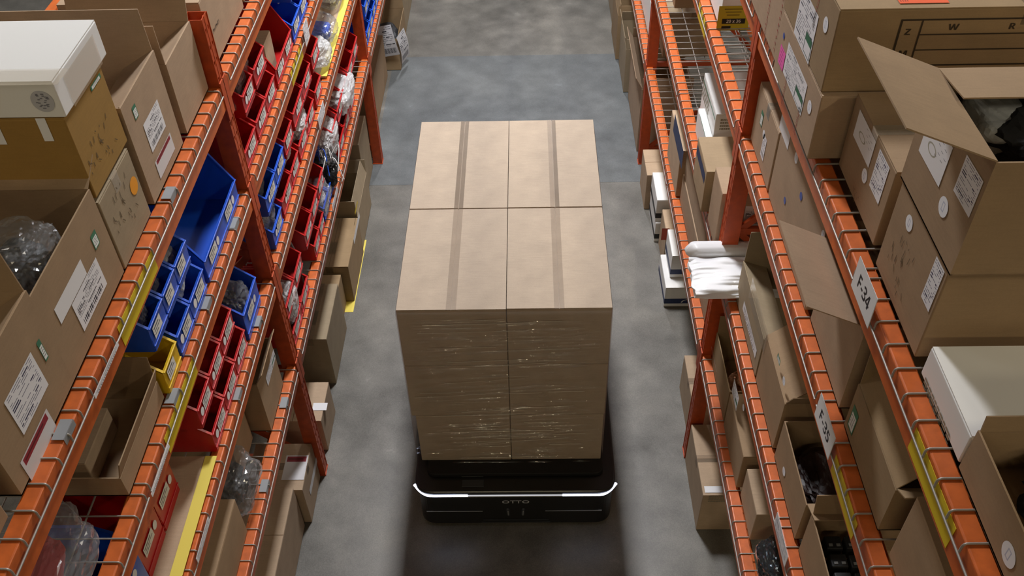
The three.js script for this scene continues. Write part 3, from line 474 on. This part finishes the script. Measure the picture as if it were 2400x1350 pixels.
const fC = carton({ s: 1, label: 'taped kraft carton with clear paper pouch on floor beside post', x0: -1.72, x1: -1.37, y0: 0.002, y1: 0.35, z0: -3.512, z1: -3.17, m: K.d, seam: 'x', marks: [['top', L.pouch, [672, 1068], [712, 1125]], ['front', M.paper, [742, 1060], [728, 1160]]] });
carton({ s: 1, label: 'open kraft carton standing at the end of floor row', x0: -1.85, x1: -1.41, y0: 0.002, y1: 0.40, z0: -3.15, z1: -2.52, m: K.d, seam: 'x', tape: false });
carton({ s: 1, label: 'kraft carton with white and yellow labels on the floor under bins', x0: -1.65, x1: -1.36, y0: 0.002, y1: 0.36, z0: -5.72, z1: -5.14, m: K.c, marks: [['front', M.paper, [843, 508], [828, 560]], ['front', M.yellow, [838, 475], [831, 498]]] });
carton({ s: 1, label: 'flat kraft carton lying behind the yellow labelled floor carton', x0: -1.9, x1: -1.42, y0: 0.002, y1: 0.30, z0: -5.12, z1: -4.87, m: K.c });
carton({ s: 1, label: 'open kraft carton with upright pale flap on floor under bins', x0: -1.8, x1: -1.37, y0: 0.002, y1: 0.34, z0: -6.35, z1: -5.76, m: K.g, open: [['front', 75, 0.13], ['near', 95, 0.16], ['far', 100, 0.12]] });
carton({ s: 1, label: 'tall open kraft carton on the floor just past second rack post', x0: -1.85, x1: -1.43, y0: 0.002, y1: 0.62, z0: -7.5, z1: -7.04, m: K.g, open: [['front', 60, 0.12], ['far', 85, 0.1]] });
carton({ s: 1, label: 'kraft carton standing between second rack post and pale flap carton', x0: -1.85, x1: -1.42, y0: 0.002, y1: 0.55, z0: -6.9, z1: -6.45, m: K.g });
carton({ s: 1, label: 'open carton with black goods and hanging white sheet on floor', x0: -1.75, x1: -1.32, y0: 0.002, y1: 0.36, z0: -9.28, z1: -8.6, m: K.c, open: [['far', 92, 0.16]] });
carton({ s: 1, label: 'kraft carton at the end of the floor row past hanging sheets', x0: -1.75, x1: -1.34, y0: 0.002, y1: 0.42, z0: -10.2, z1: -9.4, m: K.g });
carton({ s: 1, label: 'kraft carton between filmed carton and the open black goods carton', x0: -1.85, x1: -1.45, y0: 0.002, y1: 0.46, z0: -8.5, z1: -7.55, m: K.b });
bag([-1.5, 0.12, -8.9], [0.3, 0.2, 0.36], 91, M.charcoal, 'black wrapped goods in open floor carton', { rough: 0.4, name: 'wrapped_goods', cat: 'goods' });
const sheetM = std({ color: 0xe2e3e4, roughness: 0.7, side: THREE.DoubleSide, map: L.ship.map });
for (const [pos, lb, ry] of [[PZ([908, 96], -8.57), 'white printed sheet hanging over the near wall of an open carton', 0], [PX([944, 108], -1.285), 'white printed sheet hanging off the aisle face of an open carton', 1.2]]) {
  const g = new THREE.PlaneGeometry(0.17, 0.34, 8, 10), p = g.attributes.position; for (let i = 0; i < p.count; i++) { const v = p.getY(i) + 0.17; p.setZ(i, 0.02 * Math.sin(v * 9) + 0.10 * p.getX(i) * (0.34 - v)); } g.computeVertexNormals();
  const t = thing('paper_sheet', lb, 'paper', [pos.x, Math.max(0.003, pos.y - 0.18), pos.z]); obj('sheet', g.rotateZ(0.18).rotateY(ry).translate(0, 0.18, 0), sheetM, t);
}

// ---------------------------------------------------------------- right rack, top shelf
const rc = (lv, n, f, d, o) => shelfCarton(-1, RV[lv] + EPS, o.xf || 1.03, n, f, d, o);
const on1 = RV[1] + EPS, on2 = RV[2] + EPS, on3 = RV[3] + EPS, on4 = RV[4] + EPS;
carton({ s: -1, label: 'kraft carton with pink sticker, green label and red print', x0: 0.965, x1: 1.7, y0: on1, y1: 3.345, z0: -3.24, z1: -2.64, m: K.a, marks: [['front', L.pinkNote, [1832, 102], [1834, 168]], ['front', L.grn, [1850, 98], [1877, 272]], ['front', L.dot, [1898, 251], { w: 0.048, h: 0.048 }], ['front', M.dotBlue, [1838, 84], { w: 0.025, h: 0.025 }], ['front', L.redCol, [1838, 215], { w: 0.030, h: 0.130 }], ['front', L.redCol, [1868, 285], { w: 0.030, h: 0.120 }]] });
carton({ s: -1, label: 'large kraft carton with black printed table and green corner label', x0: 0.965, x1: 2.15, y0: 3.347, y1: 3.64, z0: -3.26, z1: -2.66, m: K.c, marks: [['front', L.grn, [1884, -34], [1895, 152]], ['front', L.dot, [1936, 58], { w: 0.052, h: 0.052 }], ['front', L.redCol, [1914, 28], { w: 0.030, h: 0.120 }], ['cam', L.table, [2112, 44], [2460, 150]], ['top', L.orangeSticker, [2095, -12], [2225, 8]]] });
carton({ s: -1, label: 'kraft carton with red printed rows overhanging the rack post', x0: 0.985, x1: 1.6, y0: on1, y1: 3.40, z0: -4.0, z1: -3.28, m: K.a, marks: [['front', L.redCol, [1799, 42], { w: 0.030, h: 0.160 }], ['front', L.redCol, [1825, 62], { w: 0.025, h: 0.250 }]] });
carton({ s: -1, label: 'kraft carton with stamped label, list label and round white sticker', x0: 1.065, x1: 1.75, y0: on1, y1: 3.375, z0: -2.61, z1: -2.18, m: K.b, seam: 'x', tape: M.clearTape, marks: [['front', L.stamp, [2017, 256], [2036, 394]], ['front', L.list, [2064, 348], [2059, 480]], ['front', L.dot, [2027, 412], { w: 0.048, h: 0.048 }], ['front', L.scribble, [2000, 420], [2000, 520]]] });
carton({ s: -1, label: 'kraft carton with barcode label under the carton with big raised flap', x0: 1.05, x1: 1.9, y0: on1, y1: 3.41, z0: -2.10, z1: -1.715, m: K.b, seam: 'none', tape: false, marks: [['front', L.list, [2197, 600], [2177, 732]], ['front', L.dot, [2132, 523], { w: 0.048, h: 0.048 }], ['front', L.scribble, [2110, 520], [2110, 720]]] });
carton({ s: -1, label: 'open kraft carton with big raised flap and two white labels', x0: 1.045, x1: 1.9, y0: 3.412, y1: 3.755, z0: -2.11, z1: -1.70, m: K.b, open: [['front', 158, 0.245], ['far', 6, 0.17]], marks: [['front', L.stamp, [2185, 262], [2201, 439]], ['front', L.list, [2268, 362], [2272, 511]], ['front', L.dot, [2212, 485], { w: 0.055, h: 0.055 }]] });
bag([1.42, 3.55, -1.92], [0.5, 0.17, 0.3], 101, M.cloth, 'black cloth goods inside the carton with big raised flap', { name: 'cloth_bundle', cat: 'cloth', rough: 1.2 });
bag([1.17, 3.57, -1.98], [0.16, 0.15, 0.2], 102, M.grey, 'grey foam pad beside black cloth in open carton', { name: 'foam_pad', cat: 'foam', rough: 0.3 });
bag([1.38, 3.56, -1.78], [0.18, 0.18, 0.1], 103, M.skinpink, 'pink foam piece beside black cloth in open carton', { name: 'foam_pad', cat: 'foam', rough: 0.3 });
carton({ s: -1, label: 'flat white carton with grey print on the top shelf', x0: 1.05, x1: 1.75, y0: on1, y1: on1 + 0.105, z0: -1.66, z1: -1.365, m: M.white, seam: 'none', tape: false, marks: [['front', L.handling, [2195, 975], { w: 0.24, h: 0.07 }]] });
carton({ s: -1, label: 'open kraft carton with round label beside the flat white carton', x0: 1.045, x1: 1.75, y0: on1, y1: on1 + 0.15, z0: -1.35, z1: -0.85, m: K.b, open: [['far', 95, 0.05]], marks: [['front', L.dot, [2365, 1300], { w: 0.060, h: 0.060 }]] });
bag([1.35, on1 + 0.02, -1.1], [0.42, 0.12, 0.4], 104, M.cloth, 'black goods lying in the open carton beside white carton', { name: 'cloth_bundle', cat: 'cloth' });

// ---------------------------------------------------------------- right rack, third shelf
carton({ s: -1, label: 'kraft carton with shiny taped top beside rack post on third shelf', x0: 1.03, x1: 1.45, y0: on2, y1: on2 + 0.30, z0: -3.60, z1: -3.20, m: K.a, seam: 'x', tape: M.clearTape, marks: [['front', L.dot, [1791, 315], { w: 0.040, h: 0.040 }], ['front', L.ship, [1790, 345], { w: 0.06, h: 0.11 }], ['front', L.greenTag, [1786, 278], { w: 0.04, h: 0.07 }]] });
carton({ s: -1, label: 'large filmed kraft carton with blue dots on third shelf', x0: 1.03, x1: 1.7, y0: on2, y1: 2.955, z0: -3.18, z1: -2.47, m: K.a, marks: [['front', M.paper, [1842, 300], { w: 0.16, h: 0.1 }], ['front', L.dot, [1867, 370], { w: 0.045, h: 0.045 }], ['front', M.dotBlue, [1840, 470], { w: 0.030, h: 0.030 }], ['front', M.dotBlue, [1878, 460], { w: 0.034, h: 0.034 }], ['front', L.dot, [1930, 552], { w: 0.040, h: 0.040 }]] });
carton({ s: -1, label: 'open kraft carton with wide flap leaning out over third shelf beam', x0: 1.04, x1: 1.7, y0: on2, y1: 2.91, z0: -2.42, z1: -2.0, m: K.a, open: [['front', 155, 0.225]] });
carton({ s: -1, label: 'open kraft carton with green stickers and pale flap on third shelf', x0: 1.04, x1: 1.6, y0: on2, y1: on2 + 0.21, z0: -1.93, z1: -1.53, m: K.c, open: [['front', 50, 0.12], ['near', 150, 0.06], ['far', 92, 0.18]], marks: [['front', L.greenTag, [2000, 985], { w: 0.05, h: 0.10 }], ['front', L.greenTag, [1990, 1120], { w: 0.1, h: 0.04 }]] });
bag([1.25, on2 + 0.02, -1.78], [0.24, 0.15, 0.22], 111, M.charcoal, 'dark part in the open carton with green stickers', { rough: 0.4, name: 'bagged_part', cat: 'part' });
bag([1.28, on2 + 0.12, -1.86], [0.2, 0.1, 0.12], 112, M.whiteBag, 'white bag on dark part in open carton');
carton({ s: -1, label: 'scuffed kraft carton at the end of third shelf', x0: 1.05, x1: 1.6, y0: on2, y1: on2 + 0.3, z0: -1.45, z1: -0.9, m: K.b });

// ---------------------------------------------------------------- right rack, second shelf
{ const t = thing('plastic_roll', 'roll of white plastic bags sticking out of second shelf', 'plastic roll', [1.05, on3 + 0.005, -3.52]);
  const soft = (g, k, sd) => { const p = g.attributes.position; for (let i = 0; i < p.count; i++) { const x = p.getX(i), y = p.getY(i), z = p.getZ(i), q = k * noise.noise(x * 7 + sd, y * 22, z * 16) + k * 0.5 * noise.noise(x * 3, y * 40 + sd, z * 40); p.setXYZ(i, x + q * 0.6, Math.max(0.001, y + q), z + q); } g.computeVertexNormals(); return g; };
  const drape = () => { const g = new THREE.BoxGeometry(0.42, 0.07, 0.27, 60, 8, 40), p = g.attributes.position; for (let i = 0; i < p.count; i++) { const x = p.getX(i), y = p.getY(i), z = p.getZ(i), e = Math.pow(Math.abs(x) / 0.21, 6) + Math.pow(Math.abs(z) / 0.135, 5); p.setXYZ(i, x * (1 + 0.05 * noise.noise(z * 14, 3, y * 20)), y * (1 - 0.55 * Math.min(1, e)), z * (1 + 0.08 * noise.noise(x * 11, 7, y * 20))); } return g; };
  obj('roll', soft(new THREE.CapsuleGeometry(0.048, 0.36, 10, 40).rotateZ(Math.PI / 2).translate(0, 0.055, -0.13), 0.02, 3), M.whiteBag, t);
  obj('folded_bags', soft(drape().translate(-0.02, 0.045, 0.07), 0.02, 8), M.whiteBag, t);
  obj('print_band', new THREE.CylinderGeometry(0.056, 0.056, 0.04, 18, 1, true).rotateZ(Math.PI / 2).translate(0.14, 0.055, -0.13), M.green, t); }
carton({ s: -1, label: 'kraft carton with film and white label beside white plastic roll', x0: 1.035, x1: 1.5, y0: on3, y1: on3 + 0.25, z0: -3.35, z1: -2.83, m: K.g, open: [['far', 85, 0.2], ['front', -20, 0.12]], marks: [['front', L.ship, [1745, 705], [1770, 840]], ['front', M.clearTape, [1765, 650], [1790, 830]]] });
carton({ s: -1, label: 'kraft carton with raised pale flap and round white sticker', x0: 1.035, x1: 1.5, y0: on3, y1: on3 + 0.3, z0: -2.81, z1: -2.42, m: K.b, open: [['front', 40, 0.16], ['near', 120, 0.12]], marks: [['front', L.dot, [1838, 893], { w: 0.040, h: 0.040 }], ['front', L.greenTag, [1826, 842], { w: 0.05, h: 0.03 }]] });
carton({ s: -1, label: 'open kraft carton with brown goods and round sticker on second shelf', x0: 1.035, x1: 1.6, y0: on3, y1: on3 + 0.24, z0: -2.38, z1: -1.98, m: K.b, open: [['near', 160, 0.1]], marks: [['front', L.dot, [1838, 1105], { w: 0.040, h: 0.040 }]] });
bag([1.3, on3 + 0.02, -2.18], [0.4, 0.12, 0.3], 131, std({ color: 0x2b1712, roughness: 0.5 }), 'dark brown goods in an open carton on second shelf', { rough: 0.8, name: 'bagged_goods', cat: 'goods' });
carton({ s: -1, label: 'open kraft carton full of black connector blocks', x0: 1.04, x1: 1.6, y0: on3, y1: on3 + 0.26, z0: -1.93, z1: -1.2, m: K.b, open: [['far', 100, 0.1]] });
{ const q = rng(9); for (let i = 0; i < 8; i++) for (let j = 0; j < 3; j++) { const t = thing('connector_block', 'small black connector block with pale pins in open carton', 'connector', [1.12 + j * 0.075 + q() * 0.012, on3 + 0.09 + q() * 0.02, -1.86 + i * 0.075], 'black connector blocks in an open carton'); obj('body', rbx(0.062, 0.07, 0.055, 0, 0.035, 0, 0.006), M.charcoal, t); for (const s of [-1, 1]) obj('pin', bx(0.014, 0.004, 0.010, s * 0.014, 0.071, 0.012), M.grey, t); } }

// ---------------------------------------------------------------- right rack, lowest shelf and floor
carton({ s: -1, label: 'open kraft carton with copper parts on lowest shelf behind post', x0: 1.04, x1: 1.5, y0: on4, y1: on4 + 0.24, z0: -3.58, z1: -3.15, m: K.c, open: [['far', 95, 0.12]], marks: [['front', M.paper, [1668, 812], [1680, 872]]] });
bag([1.22, on4 + 0.05, -3.3], [0.24, 0.14, 0.18], 141, std({ color: 0xb08060, roughness: 0.35, metalness: 0.6 }), 'copper coloured parts in open carton on lowest shelf', { rough: 0.8, name: 'copper_parts', cat: 'parts' });
carton({ s: -1, label: 'tall kraft carton with green and white label on lowest shelf', x0: 1.035, x1: 1.5, y0: on4, y1: on4 + 0.26, z0: -3.12, z1: -2.72, m: K.b, marks: [['front', L.grn, [1724, 925], { w: 0.13, h: 0.10 }], ['front', L.dot, [1743, 955], { w: 0.035, h: 0.035 }]] });
carton({ s: -1, label: 'narrow kraft carton with center seam beside bagged board', x0: 1.05, x1: 1.28, y0: on4, y1: on4 + 0.22, z0: -2.68, z1: -2.42, m: K.d });
bag([1.38, on4, -2.55], [0.12, 0.2, 0.2], 142, M.whiteBag, 'white bag behind narrow kraft carton');
bag([1.16, on4, -2.22], [0.24, 0.2, 0.26], 143, M.esd, 'shiny dark antistatic bag standing on lowest shelf', { rough: 0.5 });
carton({ s: -1, label: 'kraft carton with folded top beside the antistatic bag', x0: 1.03, x1: 1.4, y0: on4, y1: on4 + 0.2, z0: -2.05, z1: -1.6, m: K.d, seam: 'x', tape: false });
carton({ s: -1, label: 'kraft carton on the floor tucked behind the rack post', x0: 1.04, x1: 1.5, y0: 0.002, y1: 0.33, z0: -4.24, z1: -3.78, m: K.d, seam: 'x' });
carton({ s: -1, label: 'long kraft carton with white label on the floor', x0: 1.0, x1: 1.45, y0: 0.002, y1: 0.37, z0: -3.62, z1: -3.1, m: K.d, seam: 'x', marks: [['top', M.paper, [1650, 1140], [1705, 1155]], ['cam', L.handling, [1660, 1160], [1710, 1180]]] });
// beyond the post: lowest shelf
carton({ s: -1, label: 'slim kraft carton with dark blue band standing on lowest shelf', x0: 1.02, x1: 1.085, y0: on4, y1: on4 + 0.38, z0: -5.62, z1: -5.12, m: K.d, tape: false, marks: [['front', M.navy, [1590, 330], { w: 0.46, h: 0.14 }]] });
carton({ s: -1, label: 'stack of long flat kraft cartons on lowest shelf beside post', x0: 1.045, x1: 1.6, y0: on4, y1: on4 + 0.22, z0: -5.08, z1: -3.78, m: K.a });
carton({ s: -1, label: 'upper flat kraft carton of the stack beside post', x0: 1.05, x1: 1.6, y0: on4 + 0.222, y1: on4 + 0.45, z0: -5.06, z1: -3.8, m: K.a });
// beyond the post: second shelf
carton({ s: -1, label: 'white carton with green stripe and printed rows on second shelf', x0: 1.08, x1: 1.34, y0: on3, y1: on3 + 0.31, z0: -5.0, z1: -4.54, m: M.white, seam: 'none', tape: false, marks: [['cam', L.handling, [1688, 275], [1726, 312]], ['front', M.green, [1663, 232], { w: 0.44, h: 0.008 }], ['front', L.handling, [1655, 235], { w: 0.3, h: 0.14 }]] });
carton({ s: -1, label: 'white carton with thin green stripe in front of printed white carton', x0: 1.035, x1: 1.077, y0: on3, y1: on3 + 0.16, z0: -4.84, z1: -4.48, m: M.white, seam: 'none', tape: false, marks: [['front', M.green, [1650, 305], { w: 0.34, h: 0.008 }]] });
carton({ s: -1, label: 'kraft carton with dark blue printed side on second shelf', x0: 0.957, x1: 1.42, y0: on3, y1: on3 + 0.275, z0: -4.37, z1: -4.04, m: K.e, seam: 'z', marks: [['front', M.navy, [1636, 338], [1650, 430]]] });
carton({ s: -1, label: 'kraft carton with pale printed label between blue printed carton and post', x0: 0.985, x1: 1.42, y0: on3, y1: on3 + 0.35, z0: -3.98, z1: -3.75, m: K.a, marks: [['cam', L.ship, [1748, 483], [1788, 528]]] });
// beyond the post: third shelf
carton({ s: -1, label: 'white carton with yellow label reading 20 x 36 on third shelf', x0: 1.05, x1: 1.6, y0: on2, y1: on2 + 0.26, z0: -5.3, z1: -4.655, m: M.white, seam: 'none', tape: false, marks: [['cam', L.yellowCase, [1686, 14], [1752, 70]]] });
carton({ s: -1, label: 'small white carton with green band at back of third shelf', x0: 1.35, x1: 1.8, y0: on2, y1: on2 + 0.1, z0: -4.75, z1: -4.3, m: M.white, seam: 'none', tape: false });
// floor beyond the post
carton({ s: -1, label: 'torn kraft carton on the floor beside white cases', x0: 0.985, x1: 1.35, y0: 0.002, y1: 0.36, z0: -6.6, z1: -6.23, m: K.d, seam: 'x', tape: false });
function whiteCase(x0, x1, y0, y1, z0, z1, label, band) {
  const t = carton({ s: -1, name: 'white_case', label, cat: 'carton', x0, x1, y0, y1, z0, z1, m: M.white, seam: 'none', tape: false, group: 'white cases stacked on the floor' });
  const w = x1 - x0, d = z1 - z0; obj('printed_band', bx(w + 0.002, 0.05, d + 0.002, 0, 0.06, 0), band, t); obj('logo_arc', new THREE.TorusGeometry(0.045, 0.004, 6, 20, Math.PI).scale(1.3, 0.7, 0.3).translate(0, 0.045, d / 2 + 0.0015), M.white, t); return t;
}
whiteCase(1.025, 1.3, 0.002, 0.2, -6.2, -5.80, 'white case with black band at the bottom of its stack', M.charcoal);
whiteCase(1.02, 1.29, 0.202, 0.42, -6.19, -5.82, 'white case with black band on top of its stack', M.charcoal);
carton({ s: -1, label: 'kraft carton with red printed end between white cases', x0: 1.06, x1: 1.4, y0: 0.002, y1: 0.36, z0: -5.78, z1: -5.49, m: K.d, seam: 'none', tape: false, marks: [['cam', std({ color: 0xa8442c, roughness: 0.7 }), [1552, 535], [1566, 562]]] });
whiteCase(1.02, 1.4, 0.002, 0.2, -5.42, -5.04, 'wide white case with dark blue band on the floor', M.navy);
whiteCase(1.06, 1.4, 0.202, 0.42, -5.46, -5.15, 'white case with dark blue band on top of a wide white case', M.navy);
// floor past the second post
const q9 = rng(55);
[[-10.1, -9.4, 0.95, 0.55, 'kraft carton with open flaps at the end of carton rack floor row'], [-9.35, -8.75, 0.93, 0.5, 'battered kraft carton between two filmed floor cartons'], [-8.7, -8.1, 0.96, 0.48, 'torn kraft carton with dark tape marks on floor'], [-8.02, -7.08, 1.0, 0.66, 'tall filmed kraft carton with grey label in front of second post']].forEach(([z0, z1, x, h, lb], i) => carton({ s: -1, label: lb, x0: x, x1: x + 0.45, y0: 0.002, y1: h, z0, z1, m: [K.g, K.c, K.g, K.a][i], open: [['front', 60 + i * 20, 0.12], ['near', 88, 0.1], ['far', 80, 0.1]] }));
carton({ s: -1, label: 'white wrapped carton on lowest shelf past the second post', x0: 1.06, x1: 1.5, y0: on4, y1: on4 + 0.3, z0: -8.2, z1: -7.3, m: M.white, seam: 'none', tape: false });
carton({ s: -1, label: 'kraft carton behind the second post on lowest shelf', x0: 1.14, x1: 1.6, y0: on4, y1: on4 + 0.4, z0: -7.25, z1: -7.02, m: K.g });
carton({ s: -1, label: 'kraft carton on second shelf past the empty wire deck', x0: 1.1, x1: 1.6, y0: on3, y1: on3 + 0.35, z0: -6.86, z1: -6.45, m: K.c });

// ---------------------------------------------------------------- signs and labels on the beams
function beamSign(s, X, lv, a, b, m, label, name = 'beam_label') {                  // a, b: two corners of the sign as pixels on the beam's front plane
  const x = X + s * 0.0215, A = PX(a, x), B = PX(b, x), w = Math.abs(A.z - B.z), h = Math.abs(A.y - B.y), t = thing(name, label, 'label', [x, Math.min(A.y, B.y), (A.z + B.z) / 2]);
  obj('card', bx(0.0012, h, w, -s * 0.001, h / 2, 0), M.paper, t); obj('print', new THREE.PlaneGeometry(w, h).rotateY(s * Math.PI / 2).translate(s * 0.0004, h / 2, 0), m, t);
}
function beamLabel(s, X, y, za, zb, m, label) { const x = X + s * 0.0055; const t = thing('beam_sticker', label, 'label', [x, y - 0.1, (za + zb) / 2]); obj('sticker', bx(0.0012, 0.085, Math.abs(za - zb), 0, 0.044, 0), m, t); }
const zOf = (p, X) => PX(p, X).z;
beamSign(-1, XR, 1, [2016, 600], [2033, 770], L.placardA, 'white placard reading F-34 on the top beam of carton rack');
beamSign(-1, XR, 2, [1925, 920], [1940, 1078], L.placardB, 'white placard reading F-35 on the third beam of carton rack');
{ const X = XR - 0.02, A = PX([1812, 1190], X), B = PX([1838, 1330], X); beamSign(-1, XR, 3, [1822, 1200], [1838, 1330], L.list, 'white printed placard on the second beam of carton rack'); }
beamLabel(-1, XR, RV[1], zOf([2150, 1010], XR), zOf([2235, 1260], XR), M.yellow, 'yellow strip on the top beam of carton rack');
beamLabel(-1, XR, RV[2], zOf([1955, 1090], XR), zOf([2005, 1250], XR), M.yellow, 'yellow strip on third beam of carton rack below placard');
beamLabel(-1, XR, RV[2], zOf([1640, 20], XR), zOf([1655, 80], XR), M.yellow, 'yellow strip on third beam of carton rack above empty deck');
beamLabel(1, XL, LV.A, zOf([362, 615], XL), zOf([285, 800], XL), M.yellow, 'yellow strip on the top beam of bin rack');
beamSign(1, XL, 'A', [275, 800], [225, 935], L.ship, 'white placard on the top beam of bin rack beside yellow strip');
beamLabel(1, XL, LV.B, zOf([458, 865], XL), zOf([395, 1060], XL), M.yellow, 'yellow strip on the third beam of bin rack');
beamSign(1, XL, 'B', [395, 1040], [358, 1165], L.ship, 'white placard on third beam of bin rack beside yellow strip');
beamLabel(1, XL, LV.B, zOf([706, 118], XL), zOf([683, 195], XL), M.yellow, 'pale yellow strip on third beam of bin rack beside red bins');
beamSign(1, XL, 'B', [718, 40], [718, 110], L.list, 'white placard on third beam of bin rack beside red bins');
beamSign(1, XL, 'C', [757, 235], [750, 305], L.list, 'white placard on second beam of bin rack beside red bins');
beamSign(1, XL, 'D', [790, 435], [781, 495], L.list, 'white placard on lowest beam of bin rack');
beamSign(1, XL, 'C', [488, 1210], [465, 1320], L.list, 'white placard on second beam of bin rack beside the yellow edged liner');
for (const [lv, p] of [['A', [392, 455]], ['A', [160, 1010]], ['B', [467, 712]], ['B', [540, 525]], ['B', [405, 930]], ['C', [590, 755]], ['C', [545, 925]], ['D', [672, 945]], ['D', [622, 1140]]]) {
  const c = PY(p, LV[lv]); const t = thing('shelf_clip', 'pale plastic label clip wrapped over a bin rack beam', 'label clip', [XL, LV[lv], c.z], 'pale label clips on the bin rack beams');
  obj('clip', merge([bx(0.036, 0.001, 0.075, -0.014, 0.0068, 0), bx(0.001, 0.026, 0.075, 0.0052, -0.006, 0)]), M.grey, t);
}
renderer.render(scene, camera);
